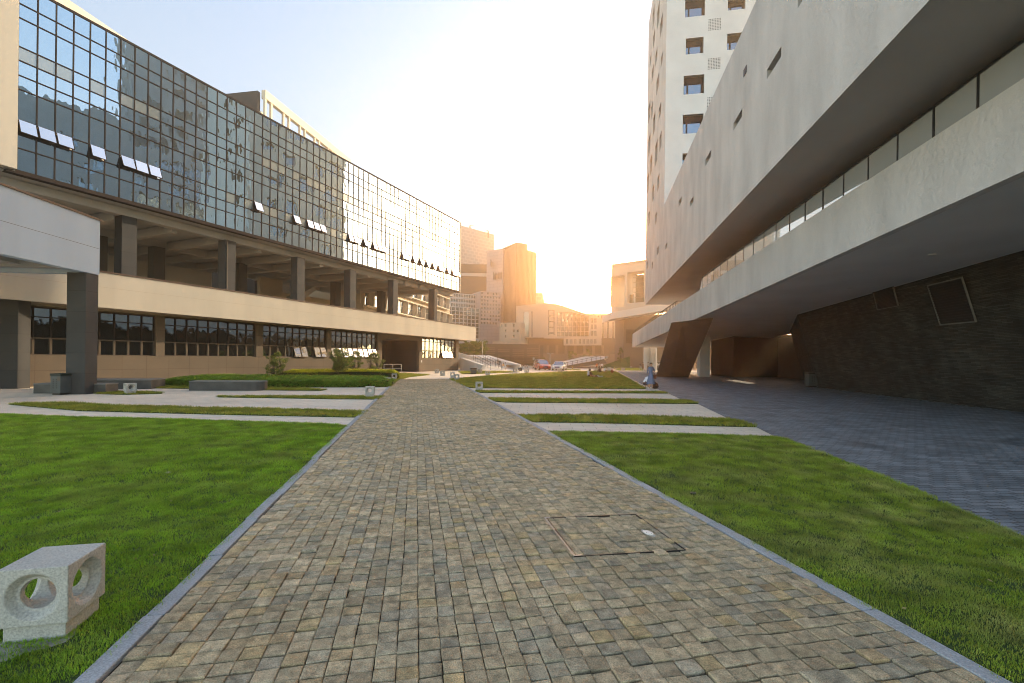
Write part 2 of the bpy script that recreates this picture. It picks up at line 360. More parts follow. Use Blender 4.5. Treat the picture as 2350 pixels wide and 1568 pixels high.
    if hair == 'bun': b.lathe([(.001,-.05),(.04,-.03),(.05,0),(.04,.03),(.001,.05)], tuple(c0-fwd*.10*k+up*.07*k), 10)
    b.build('hair', pmat(haircol, .6), o, local=True, smooth=True)
    if loc[1] > 48: return finish_skirt(o, skirt, k)
    b = MB(); f0 = c0+fwd*.078*k
    for sx in (-1, 1): b = MB(); b.obox(f0+rt*(sx*.032-.012)*k-up*.008*k, rt*.024*k, fwd*.012*k, up*.012*k); b.build('eye', pmat((.05,.03,.02)), o, local=True)
    b = MB(); b.obox(f0-rt*.02*k-up*.062*k, rt*.04*k, fwd*.010*k, up*.008*k); b.build('mouth', pmat((.30,.10,.08)), o, local=True)
    b = MB(); b.slab([f0-rt*.012*k-up*.035*k, f0+rt*.012*k-up*.035*k, f0+rt*.003*k+up*.01*k, f0-rt*.003*k+up*.01*k], fwd*.026*k); b.build('nose', pmat(SKIN), o, local=True)
    for sx in (-1, 1): b = MB(); b.obox(c0+rt*(sx*.09-.008)*k-up*.03*k-fwd*.02*k, rt*.016*k, fwd*.03*k, up*.05*k); b.build('ear', pmat(SKIN), o, local=True)
    return finish_skirt(o, skirt, k)
def finish_skirt(o, skirt, k):
    if skirt:
        b = MB(); z0, r0, col = skirt; nf = 9
        b.lathe([(.125*k,1.02*k),(.15*k,.92*k),((.15+r0)/2*k,(.92+z0)/2*k),(r0*k,z0*k)], n=36, fx=lambda a, z: 1+.10*max(0, (.95*k-z))*math.sin(nf*a)+.02*math.sin(3*a))
        b.f.pop(); b.m.pop(); b.build('skirt', pmat(col), o, local=True, smooth=True)
    return o
def stand(label, x, yb, yt, yaw, pose, top, bottom, z=0, **kw):
    g = G(x, yb, z); return person(label, g, yaw, P(x, yt, g.y).z-z, pose, top, bottom, **kw)
BLUE = (.13,.17,.28)
wo = stand('woman in a long blue dress standing with her back turned at the lawn corner', 1493, 893.2, 832, R(8), dict(elL=(-.24,.0,1.12), wrL=(-.15,.15,1.02), hdL=(-.10,.2,1.02), elR=(.24,.0,1.12), wrR=(.15,.15,1.02), hdR=(.10,.2,1.02)), BLUE, BLUE, shoe=(.75,.74,.72), arm=BLUE, shin=SKIN, hair='bun', skirt=(.34,.27,BLUE), fat=1.05)
def low(label, x, yb, yaw, pose, top, bottom, k=1.72, z=0, **kw): return person(label, G(x, yb, z), yaw, k, pose, top, bottom, **kw)
WHT, BLK, ORG = (.72,.71,.68), (.06,.045,.04), (.62,.16,.05)
low('person in a white shirt crouching beside the woman in blue', 1480, 892, R(-62), CROUCH, (.72,.74,.78), (.10,.07,.07), arm=(.60,.43,.33), shin=SKIN, shoe=(.7,.7,.7))
low('man in a white shirt sitting on the lawn with an arm round someone', 1350, 866, R(-80), SIT, (.62,.66,.70), (.09,.05,.035), 1.75, arm=(.62,.66,.70))
low('person in dark clothes leaning back on the lawn with bare lower legs stretched out', 1360, 867.2, R(-82), RECL, (.10,.06,.04), (.16,.08,.05), shin=(.6,.55,.5), hair='long')
low('person in a brown top hugging the knees on the far edge of the lawn', 1378, 855.6, R(40), HUG, (.30,.17,.10), BLK, hair='long')
low('person in a white top sitting on the far edge of the lawn with bare arms', 1386, 855.9, R(-60), HUG, WHT, (.35,.27,.2))
stand('person in an orange T-shirt standing with friends beyond the lawn', 1369, 851.6, 831.3, R(150), {}, ORG, (.12,.06,.04), shin=SKIN, shoe=BLK, group=None)
stand('dark haired person standing between the orange T-shirt and the white top', 1375.4, 851, 832, R(200), PHONE, (.45,.38,.33), BLK, hair='long', shoe=BLK)
stand('woman in a white top and dark shorts standing right of the friends', 1380.5, 851, 832, R(20), PHONE, WHT, BLK, shin=SKIN, hair='long')
stand('walker in a dark top beside the round white columns', 1469.3, 852.4, 830.6, R(215), WALK, (.17,.12,.12), (.55,.5,.45), shoe=WHT)
stand('walker in a brown dress beside the round white columns', 1475.2, 852.5, 832, R(215), WALK, (.34,.17,.11), (.34,.17,.11), shin=SKIN, hair='bun', skirt=(.55,.20,(.34,.17,.11)))
stand('long haired woman in a white top and brown skirt in front of the round columns', 1486.5, 853, 830.8, R(190), PHONE, WHT, (.25,.15,.1), hair='long', skirt=(.3,.17,(.28,.16,.1)))
stand('person in a pale shirt half hidden by the right round column', 1506, 850.6, 829.3, R(160), WALK, (.66,.62,.55), BLK, shoe=BLK)
stand('woman in a beige dress walking behind the raking strut', 1594, 851.4, 829.8, R(120), WALK, (.55,.40,.25), (.55,.40,.25), hair='long', skirt=(.25,.2,(.55,.40,.25)))
def on_steps(x, y):
    a, d = G(1150, 851), Vector((-.28, .96, 0))
    for k in range(9):
        Y = a.y+1.5*k*.96+.75; p = P(x, y, Y)
        if p.z <= .15*(k+1): p.z = .15*(k+1); return p
    p.z = 1.35; return p
for (x, yb, yt, yaw, lab, top, bot, kw) in ((1141.8, 840.4, 820.8, R(5), 'man in a cream shirt climbing the steps on the left of two', (.60,.50,.38), (.34,.24,.17), {}), (1146.6, 840.6, 820.6, R(-4), 'man in a white shirt climbing the steps on the right of two', WHT, (.07,.05,.04), {}),
    (1154.6, 850.6, 832.5, R(175), 'woman in a white dress with an orange scarf at the foot of the steps', (.70,.40,.15), WHT, dict(skirt=(.25,.2,WHT), hair='long')), (1159, 850.8, 831.6, R(170), 'woman in a white top and pale shorts at the foot of the steps', WHT, (.6,.58,.55), dict(shin=SKIN, hair='long'))):
    p = on_steps(x, yb) if yb < 845 else G(x, yb); person(lab, p, yaw, P(x, yt, p.y).z-p.z, WALK, top, bot, **kw)
stand('person in an orange shirt standing left of the red car', 1231.5, 848.6, 838, R(180), {}, ORG, (.35,.2,.12))
stand('person in a pinkish top walking along the far road', 1222.6, 849, 838.5, R(90), WALK, (.58,.36,.24), (.3,.26,.25), shin=SKIN)
for i, (x, c, w) in enumerate(((1201,BLK,'dark coat left of the group'),(1204.6,WHT,'long white shirt in the far group'),(1207,(.3,.2,.2),'maroon top in the far group'),(1210.4,WHT,'white blouse between two darker figures in the far group'),(1213,(.2,.18,.2),'dark shirt at the right end of the far group'))):
    stand('far person in a '+w, x, 845.5, 837.2, R(70*i), {}, c, WHT if i % 2 == 0 else BLK, group='people in front of the dark podium')
person('person leaning at the low railing up on the white walkway', Vector((16.0, 49, 5.0)), R(100), 1.72, {}, (.25,.14,.09), BLK)

# bags and things on the ground
def lump(b, c, rx, ry, rz, n=14, seed=1, mi=0):
    k = len(b.v); r = random.Random(seed)
    for j in range(n//2+1):
        for i in range(n):
            th, ph = math.pi*j/(n//2), 2*math.pi*i/n; w = 1+.12*math.sin(3*ph+seed)+.08*r.uniform(-1, 1)
            b.v.append((c[0]+rx*math.sin(th)*math.cos(ph)*w, c[1]+ry*math.sin(th)*math.sin(ph)*w, c[2]+rz*math.cos(th)))
    for j in range(n//2):
        for i in range(n): q = (i+1) % n; b.f.append((k+j*n+i, k+j*n+q, k+(j+1)*n+q, k+(j+1)*n+i)); b.m.append(mi)
q = G(1502.5, 892.2); t = thing('backpack', 'dark brown backpack standing on the paving right of the woman in blue', 'bag', q)
b = MB(); lump(b, q+ZV(.18), .2, .13, .2, seed=3); b.build('bag_body', pmat((.07,.035,.025)), t, smooth=True)
b = MB(); lump(b, q+Vector((.02,-.11,.13)), .12, .05, .1, seed=5); b.build('front_pocket', pmat((.06,.03,.02)), t, smooth=True)
b = MB(); b.tube(q+Vector((-.06,0,.36)), q+Vector((0,0,.42)), .012); b.tube(q+Vector((0,0,.42)), q+Vector((.06,0,.36)), .012); b.build('handle', pmat((.03,.02,.02)), t)
w = wo.location; t = thing('shoulder_bag', 'small brown bag hanging at the right hip of the woman in blue', 'bag', w+Vector((.17,-.14,.72)))
b = MB(); b.box(w.x+.10, w.y-.19, .62, w.x+.27, w.y-.09, .86); b.build('bag_body', pmat((.13,.05,.03)), t, bevel=.02)
b = MB(); b.tube(w+Vector((.18,-.13,.85)), w+Vector((.02,-.17,1.36)), .011); b.build('strap', pmat((.10,.04,.03)), t)
q = G(1397, 867.9); b = MB(); lump(b, q+ZV(.05), .42, .2, .07, seed=8); tag(b.build('jacket', pmat((.09,.05,.03)), loc=q, smooth=True), 'dark jacket lying flat on the lawn to the right of the seated couple', 'jacket')
q = G(385, 1091); b = MB(); lump(b, q+ZV(.03), .045, .035, .022, seed=4); tag(b.build('stone', M('pinkish_pebble', (.52,.42,.34), .9, .2, 40), loc=q, smooth=True), 'pale pinkish stone lying in the left lawn', 'stone')
q = G(1590, 1141); t = thing('lens_cap', 'small round black cap with a pale rim lying in the right lawn', 'cap', q+ZV(.03))
b = MB(); b.lathe([(.03,.026),(.036,.03),(.037,.05),(.033,.055),(.026,.054),(.024,.048)], tuple(q), 24); b.build('cap_body', MT['black'], t, smooth=False)
b = MB(); b.lathe([(.0335,.0555),(.0345,.0575),(.031,.0575),(.031,.0555)], tuple(q), 24); b.build('rim', MT['steel'], t)
# inspection cover in the path and its white plate
c4 = [G(*k) for k in ((1249.6,1196.8),(1458,1188),(1572,1271),(1317,1286))]
t = thing('inspection_cover', 'cobbled inspection cover with a steel edge let into the path', 'cover', c4[0]+ZV(.03))
b = MB()
def bar(b, p, q, w, z0, z1, mi=0):
    d = (q-p).normalized(); n = Vector((-d.y, d.x, 0))*w; b.hexa([p+ZV(z0), q+ZV(z0), q+n+ZV(z0), p+n+ZV(z0), p+ZV(z1), q+ZV(z1), q+n+ZV(z1), p+n+ZV(z1)], mi)
bar(b, c4[0], c4[3], .005, .01, .038); bar(b, c4[0].lerp(c4[1], .0), c4[0].lerp(c4[1], .06), .014, .03, .041); bar(b, c4[3], c4[3].lerp(c4[2], .07), .010, .03, .041)
b.build('steel_edge', MT['steel'], t)
b = MB(); bar(b, c4[0]+Vector((.02,.012,0)), c4[3]+Vector((.02,.012,0)), .006, .02, .036)
for i in (0, 1, 2): bar(b, c4[i], c4[(i+1) % 4], .005, .02, .0385)
b.build('gap_rim', MT['black'], t)
q = G(1487, 1232.5); t = thing('marker_plate', 'oval white plate with four screws set in the cobbled cover', 'plate', q+ZV(.035)); dd = (G(1503, 1241)-G(1468, 1224)).normalized(); nn = Vector((-dd.y, dd.x, 0))
b = MB(); b.slab([q+dd*.062*math.cos(2*math.pi*i/28)+nn*.034*math.sin(2*math.pi*i/28)+ZV(.048) for i in range(28)], ZV(-.012)); b.build('plate', pmat((.72,.72,.68), .4), t)
for a, c in ((.045,0),(-.045,0),(0,.024),(0,-.024)): b = MB(); s = q+dd*a+nn*c+ZV(.048); b.tube(s, s+ZV(.002), .0035, n=8); b.build('screw', MT['black'], t)
b = MB(); b.slab([q+dd*.09*math.cos(2*math.pi*i/28)*(1)+nn*.03*math.sin(2*math.pi*i/28)+ZV(.043) for i in range(28)], ZV(-.012)); b.build('mortar_bed', MT['granite'], t)

# pierced granite cubes (path lights)
def cube_light():
    r = thing('cube_bollard', None, 'bollard')
    S, H0, H1 = .355, .125, .468
    me = bpy.data.meshes.new('x'); b = MB(); b.box(-S/2, -S/2, H0, S/2, S/2, H1); me.from_pydata(b.v, [], b.f); o = bpy.data.objects.new('x', me); COL.objects.link(o); cut = []
    zc = (H0+H1)/2
    for ax in (Vector((1, 0, 0)), Vector((0, 1, 0))):
        for rad, e0, e1 in ((.090, -.3, .3), (.137, S/2-.045, S/2+.02), (.137, -S/2+.045, -S/2-.02)):
            c = MB(); c.tube(ax*e0+Vector((0, 0, zc)), ax*e1+Vector((0, 0, zc)), rad if rad < .1 else .104, rad if rad < .1 else .152, n=40); m2 = bpy.data.meshes.new('c'); m2.from_pydata(c.v, [], c.f); co = bpy.data.objects.new('c', m2); COL.objects.link(co); cut.append(co)
            md = o.modifiers.new('cut', 'BOOLEAN'); md.object = co; md.solver = 'EXACT'; md.operation = 'DIFFERENCE'
    bv = o.modifiers.new('bevel', 'BEVEL'); bv.width = .006; bv.segments = 2; bv.limit_method = 'ANGLE'; bv.angle_limit = R(50)
    bm2 = bake(o)
    for c in cut: bpy.data.objects.remove(c)
    bpy.data.objects.remove(o); bm2.materials.clear(); bm2.materials.append(MT['granite'])
    c = bpy.data.objects.new('cube', bm2); COL.objects.link(c); c.parent = r
    b = MB(); b.box(-.155, -.155, -.02, .155, .155, H0+.002); b.build('plinth', MT['granite'], r, local=True, bevel=.005)
    return r
cube0 = cube_light()
A_, B_, C_ = G(9, 1476), G(146, 1466), G(221, 1404)
ctr = (A_+C_)/2; ctr = B_ + (A_-B_).normalized()*.155 + (C_-B_).normalized()*.155
ctr *= .985
ang = math.atan2((C_-B_).y, (C_-B_).x)-math.pi/2
SPOT = [(None, None, 'large pierced granite cube in the near left corner of the lawn'), (298, 905, 'pierced granite cube standing cornerwise in front of the left stone benches', 45), (848.5, 912.5, 'pierced granite cube on the narrow grass strip left of the path'), (888.5, 885, 'pierced granite cube at the right end of the low green hedge'),
 (904.2, 872.3, 'pierced granite cube where the yellow hedge meets the path'), (1099, 897.2, 'pierced granite cube on the grass strip just right of the path'), (1047.8, 873.6, 'pierced granite cube at the left tip of the middle lawn'), (1037.8, 867.3, 'pierced granite cube just behind the left tip of the middle lawn'),
 (1118.5, 862.2, 'pierced granite cube on the far edge of the middle lawn below the steps', 40), (1181.6, 855.3, 'pierced granite cube below the right end of the steps wall', 30), (1208, 857.4, 'pierced granite cube on the far lawn edge left of the red car', 35), (1101, 857.6, 'pierced granite cube just right of the far litter bin', 30),
 (1284.8, 854.8, 'pierced granite cube on the lawn edge in front of the white car', 20), (1015, 862.6, 'pierced granite cube on the paving left of the path end', 20), (1002, 857.2, 'smallest pierced granite cube by the office wall corner', 20), (1365.5, 852.2, 'pierced granite cube beside the standing group of friends', 20), (1397.3, 850.6, 'pierced granite cube beyond the fire hydrant', 20)]
for i, sp in enumerate(SPOT):
    o = cube0 if i == 0 else copy_tree(cube0); o['label'] = sp[2]; o['group'] = 'pierced granite cubes along the lawns'
    if i == 0: o.location = ctr; o.rotation_euler.z = ang
    else: o.location = G(sp[0], sp[1]); o.rotation_euler.z = R(11 + (sp[3] if len(sp) > 3 else 0))

ft = MB(); ft.slab([ctr+Vector((math.cos(2*math.pi*i/18), math.sin(2*math.pi*i/18), 0))*(.17+.03*math.sin(i*.7)+.02*math.cos(i*1.4))+Vector((.04,-.16,.030)) for i in range(18)], ZV(-.05))
t = tag(ft.build('concrete_footing', M('weathered_footing', (.30,.28,.24), .95, .3, 9, .01, 20), loc=ctr), 'rough patch of bare concrete under the large near granite cube', 'footing')
# stone benches
def bench(label, p, u, L, D, H=.46, round_end=False):
    t = thing('stone_bench', label, 'bench', p, group='dark stone benches on the left paving'); u = Vector((u.x, u.y, 0)).normalized(); n = Vector((-u.y, u.x, 0))
    e = [p, p+u*L, p+u*L+n*D, p+n*D]
    if round_end: e = [p, p+u*(L-D*.5)] + [p+u*(L-D*.5)+n*D/2+u*D/2*math.sin(math.pi*k/10)-n*D/2*math.cos(math.pi*k/10) for k in range(1, 10)] + [p+u*(L-D*.5)+n*D, p+n*D]
    b = MB(); b.prism(e, 0, H-.05); b.build('base', MT['granited'], t, bevel=.008)
    c = sum(e, Vector())/len(e); e2 = [k+(k-c).normalized()*.012 for k in e]; b = MB(); b.prism(e2, H-.048, H); b.build('seat_slab', MT['bench_top'], t, bevel=.008); return t
MT['bench_top'] = M('worn_bench_top', (.17,.168,.16), .7, .12, 2, .001, 60, fine=.12)  # seat slab in a paler grey than the bench base
a, c = G(433, 896.8), G(603, 897.2); bench('long dark stone bench with a rounded end in front of the green hedge', a, c-a, (c-a).length, .9, round_end=True)
a, c = G(120, 893.5), G(346.5, 893); bench('dark stone bench passing behind the near granite pillar, the farther of two', a, c-a, (c-a).length, 1.3)
a, c = G(76, 903.2), G(241.5, 903.6); bench('short low dark stone bench behind the pillar and litter bin', a, c-a, (c-a).length, .75, .42)
a, c = G(1425, 850.6), G(1433.5, 851.4); t = thing('granite_block', 'small granite seat block on the far grass right of the hydrant', 'seat', a); b = MB(); b.obox(a, c-a, Vector((.2, .8, 0)), ZV(.32)); b.build('block', MT['granite'], t, bevel=.02); b = MB(); b.obox(a+Vector((-.03,-.03,.325)), (c-a)*1.1, Vector((.2, .86, 0)), ZV(.08)); b.build('top_slab', MT['granite'], t)

# litter bins
def litter_bin(name, label, p, yaw, W, D, H, marks=True):
    t = thing(name, label, 'litter bin', p, yaw)
    b = MB(); b.box(-W/2, -D/2, .08, W/2, D/2, H-.10); b.build('bin_body', MT['bin'], t, local=True, bevel=.012)
    b = MB(); b.box(-W/2-.012, -D/2-.012, H-.097, W/2+.012, D/2+.012, H); b.build('lid', MT['binlid'], t, local=True, bevel=.01)
    b = MB(); b.box(-W/2+.05, -D/2+.04, 0, W/2-.05, D/2-.04, .079); b.build('foot', MT['black'], t, local=True)
    b = MB(); b.box(W/2-.14, -D/2-.004, H-.30, W/2-.02, -D/2-.001, H-.12); b.build('throat', MT['wood'], t, local=True)
    if marks:
        b = MB(); r = random.Random(6)
        for cx in (-.09, .06):
            for k in range(5):
                z = H-.27-k*.083
                for q in range(3): b.box(cx-.03, -D/2-.004, z+q*.02, cx+.03-(q % 2)*.012, -D/2-.001, z+q*.02+.008)
                for q in (-.02, .005, .022): b.box(cx+q-.004, -D/2-.005, z-.008, cx+q+.004, -D/2-.0042, z+.055)
        b.box(-.14, -D/2-.004, H-.72, .10, -D/2-.001, H-.70)
        b.build('lettering', MT['black'], t, local=True)
    return t
g = G(139, 906); litter_bin('litter_bin', 'grey litter bin with dark lettering left of the near granite pillar', g, R(-6), .46, .42, P(139, 857, g.y).z)
g = G(1861, 888.5); litter_bin('litter_bin', 'grey litter bin standing at the foot of the leaning slate wall', g, R(4), .64, .42, P(1861, 855.5, g.y).z)
g = G(1086, 858.4); litter_bin('litter_bin', 'two part litter bin on the grass below the outdoor steps', g, R(10), .62, .5, P(1086, 845, g.y).z, False)
g = G(1510, 850.4); litter_bin('litter_bin', 'litter bin right of the round white columns', g, R(20), .62, .5, P(1510, 840, g.y).z, False)
g = G(1193.5, 851); litter_bin('litter_bin', 'narrow pale litter bin at the end of the steps wall', g, R(20), .42, .42, P(1193.5, 844, g.y).z, False)
# hydrant and posts
MT['red'] = M('red_hydrant_paint', (.42,.07,.03), .5, .1, 5); MT['yellow'] = M('yellow_post_paint', (.65,.38,.06), .5, .1, 5)
g = G(1404, 857.8); H = P(1404, 847, g.y).z; t = thing('fire_hydrant', 'red fire hydrant at the right edge of the middle lawn', 'hydrant', g)
b = MB(); b.lathe([(.19,0),(.19,.05*H),(.11,.08*H),(.11,.62*H),(.15,.64*H),(.15,.70*H),(.12,.72*H),(.10,.86*H),(.04,.95*H),(.03,H)], tuple(g), 20); b.build('barrel', MT['red'], t, smooth=False)
for sx in (-1, 1): b = MB(); b.tube(g+Vector((sx*.1, 0, .5*H)), g+Vector((sx*.21, 0, .5*H)), .055, n=12); b.build('side_outlet', MT['red'], t)
for x, yb, yt, lab in ((1313.4, 849.8, 842.6, 'short yellow post right of the white car'), (1409, 848.8, 843, 'short yellow post behind the hydrant')):
    g = G(x, yb); H = P(x, yt, g.y).z; b = MB(); b.lathe([(.08,0),(.08,H*.9),(.06,H*.97),(.02,H)], tuple(g), 14); t = thing('marker_post', lab, 'post', g, group='yellow posts along the far road'); b.build('shaft', MT['yellow'], t)
    b = MB(); b.lathe([(.083,H*.6),(.083,H*.75)], tuple(g), 14); b.build('band', MT['dark'], t)
# ------------------------------------------------------------------ ground
MT['asphalt'] = M('grey_ground', (.20,.18,.15), .9, .12, .05, .002, 20)
MT['paving'] = Mbrick('pale_granite_paving', (.66,.575,.46), (.72,.63,.51), (.28,.235,.18), .6, .3, .006, rot=R(3.2), bump=.002, var=.13, scale=.35, fine=.08)
MT['plaza'] = Mbrick('blue_grey_setts', (.125,.145,.165), (.22,.24,.265), (.03,.032,.036), .24, .11, .008, rot=R(-6), rough=.62, bump=.012, var=.35, scale=1.4, fine=.18, spec=.4)
MT['bed'] = M('joint_grit', (.035,.03,.022), .95, .3, 12)
def sheet(name, poly, z, mat):
    b = MB(); b.face([(p[0], p[1], z) for p in poly]); return tag(b.build(name, mat), kind='structure')
sheet('ground', [(-210,-14),(210,-14),(210,230),(-210,230)], -.06, MT['asphalt'])
sheet('pavement', [(-70,-4),(30,-4),(30,76),(-70,76)], 0, MT['paving'])
edge = [(1415,852),(1480,886),(1510,893.7),(1533,903),(1566,918.7),(1602,928),(1675,963),(1735,981),(1781,1004),(1888,1043),(2038,1103),(2188,1169),(2350,1238)]
pz = [G(*e) for e in edge]
pz = [(p.x, p.y) for p in pz] + [(7.0, -4.0)]
pb = MB()
for (xa, ya), (xb, yb) in zip(pz, pz[1:]):
    pb.face([(xa, ya, .004), (xb, yb, .004), (45, yb, .004), (45, ya, .004)])
tag(pb.build('plaza', MT['plaza']), kind='structure')

# cobbled path
PD = Vector((math.sin(R(-11.8)), math.cos(R(-11.8)), 0)); PN = Vector((PD.y, -PD.x, 0))
PO = Vector((0, 0, 0))
def pcoord(p): return (p.dot(PD), p.dot(PN))
lk = [pcoord(G(*q)) for q in ((367,1428),(551,1238),(810,979),(912,871))]
rk = [pcoord(G(*q)) for q in ((1330,1040.4),(1566,1178),(1836,1326.4),(1035,871))]
def fit(pts):
    a = np.array(pts); k = np.polyfit(a[:, 0], a[:, 1], 1); return lambda u: k[0]*u + k[1]
vl, vr = fit(lk), fit(rk)
U0, U1 = .6, 35.5
nr = np.random.RandomState(3)
rows = []; u = U0
while u < U1:
    d = nr.uniform(.105, .132); rows.append((u, u + d)); u += d
quads, cols = [], []
pal = np.array([1.42,1.32,1.11])*np.array([(.30,.25,.18),(.33,.28,.205),(.28,.235,.175),(.26,.235,.19),(.35,.275,.165),(.245,.225,.19),(.36,.305,.23),(.31,.24,.155)])
wts = np.array([.22,.2,.15,.14,.07,.10,.08,.04]); wts = wts / wts.sum()
colw = nr.uniform(.11, .135, 60); cl = np.concatenate([[0], np.cumsum(colw)])
vmin = min(vl(U0), vl(U1)) - .1
shift = 0.0
for (a, b_) in rows:
    shift = shift*.97 + nr.normal(0, .0016)
    skew = nr.normal(0, .002)
    for i in range(len(colw)):
        v0, v1 = vmin + cl[i] + shift, vmin + cl[i+1] + shift
        lo, hi = vl((a+b_)/2), vr((a+b_)/2)
        v0, v1 = max(v0, lo), min(v1, hi)
        if v1 - v0 < .04: continue
        wob = lambda v: .006*math.sin(v*3.1 + a*.9) + .004*math.sin(v*7.7 + a*2.3)
        g = .0018 + .0012*nr.rand(); gu = .0062 + .004*nr.rand()
        q = [(a+gu+wob(v0), v0+g), (a+gu+wob(v1), v1-g), (b_-gu*.3+wob(v1), v1-g), (b_-gu*.3+wob(v0), v0+g)]
        q = [(x + nr.normal(0, .0032), y + nr.normal(0, .0013)) for x, y in q]
        quads.append((q, nr.normal(.030, .0045), nr.normal(0, .013, 2)))
        c = (pal[nr.choice(len(pal), p=wts)]*.85 + pal.mean(axis=0)*.15) * nr.uniform(.82, 1.13); cols.append(c)
V, Fs, CC = [], [], []
for (q, h, tilt), c in zip(quads, cols):
    k = len(V); cu = sum(x for x, y in q)/4; cv = sum(y for x, y in q)/4
    for ins, dz in ((0, -.026), (0, -.0045), (.10, 0)):
        for x, y in q:
            x2, y2 = x + (cu-x)*ins, y + (cv-y)*ins
            p = PD*x2 + PN*y2
            V.append((p.x, p.y, h + dz + (x2-cu)*tilt[0] + (y2-cv)*tilt[1]))
    for i in range(4):
        j = (i+1) % 4
        Fs.append((k+i, k+4+i, k+4+j, k+j)); Fs.append((k+4+i, k+8+i, k+8+j, k+4+j))
    Fs.append((k+8, k+11, k+10, k+9))
    CC.extend([c]*9)
me = bpy.data.meshes.new('path'); me.from_pydata(V, [], Fs)
at = me.color_attributes.new('stone', 'FLOAT_COLOR', 'CORNER')
fc = np.ones((len(me.loops), 4), dtype=np.float32); fc[:, :3] = np.repeat(np.array(CC), 4, axis=0); at.data.foreach_set('color', fc.ravel())
m, nt, b = new_mat('split_granite_cobbles')
ca = N(nt, 'ShaderNodeVertexColor', layer_name='stone'); c = vary(nt, ca.outputs[0], .36, 16, pos_vec(nt), 6); c = vary(nt, c, .40, 150, pos_vec(nt), 3); c = vary(nt, c, .14, .5, pos_vec(nt))
nt.links.new(c, b.inputs['Base Color']); b.inputs['Roughness'].default_value = .8; b.inputs['Specular IOR Level'].default_value = .3
n1 = N(nt, 'ShaderNodeTexNoise', Scale=24, Detail=8, Roughness=.65); nt.links.new(pos_vec(nt), n1.inputs['Vector'])
bp = N(nt, 'ShaderNodeBump', Strength=1, Distance=.022); nt.links.new(n1.outputs['Fac'], bp.inputs['Height']); nt.links.new(bp.outputs[0], b.inputs['Normal'])
me.materials.append(m); po = bpy.data.objects.new('path', me); COL.objects.link(po); tag(po, kind='structure')
def pw(u, v): p = PD*u + PN*v; return (p.x, p.y)
sheet('path_bed', [pw(U0, vl(U0)-.1), pw(U0, vr(U0)+.1), pw(U1, vr(U1)+.1), pw(U1, vl(U1)-.1)], .006, MT['bed'])
kb = MB()
for side, f, sg in ((0, vl, -1), (1, vr, 1)):
    u = U0
    while u < U1 - .5:
        L = nr.uniform(.8, 1.1); e = nr.normal(0, .006); w = .115
        a0, a1 = f(u) + sg*(.006+e), f(u+L) + sg*(.006+e)
        p = [pw(u+.004, a0), pw(u+L-.004, a1), pw(u+L-.004, a1+sg*w), pw(u+.004, a0+sg*w)]
        if sg < 0: p = p[::-1]
        kb.prism(p, -.02, .036 + nr.normal(0, .002)); u += L
tag(kb.build('kerb', MT['kerb'], bevel=.006), kind='structure')

# ------------------------------------------------------------------ lawns
MT['grass'] = Mleaf('grass_blades', (.20,.29,.022), (.34,.43,.05), .4, .55, .38, 2.6, dry=(.42,.42,.13))
MT['grassl'] = Mleaf('lush_grass_blades', (.18,.34,.015), (.33,.48,.035), .4, .55, .38, 2.4, dry=(.31,.38,.07))
def tuft(name, mat, n, h0, h1, rad, w):
    b = MB(); r = random.Random(5)
    for i in range(n):
        a = r.uniform(0, 6.283); q = rad*math.sqrt(r.random()); x, y = q*math.cos(a), q*math.sin(a)
        h = r.uniform(h0, h1); la = r.uniform(0, 6.283); lean = r.uniform(.2, 1.0)*h; dx, dy = math.cos(la)*lean, math.sin(la)*lean
        px, py = -math.sin(la)*w, math.cos(la)*w
        b.f.append(tuple(range(len(b.v), len(b.v)+4))); b.m.append(0)
        b.v += [(x-px, y-py, -.005), (x+px, y+py, -.005), (x+px*.7+dx*.4, y+py*.7+dy*.4, h*.6), (x-px*.7+dx*.4, y-py*.7+dy*.4, h*.6)]
        b.f.append((len(b.v)-1, len(b.v)-2, len(b.v))); b.m.append(0); b.v.append((x+dx, y+dy, h))
    me = bpy.data.meshes.new(name); me.from_pydata(b.v, [], b.f); me.materials.append(mat)
    return bpy.data.objects.new(name, me)
TN = tuft('grass_tuft', MT['grass'], 30, .013, .031, .085, .0024)
TL = tuft('lush_grass_tuft', MT['grassl'], 30, .014, .033, .085, .0024)
MT['grassf'] = Mleaf('glow_tinted_grass_blades', (.20,.23,.02), (.34,.36,.04), .4, .55, .3, 1.2, dry=(.45,.40,.10))  # yellowed blades carry the golden sun and flare glow in their colour
TF = tuft('coarse_grass_tuft', MT['grassf'], 12, .03, .07, .13, .006)
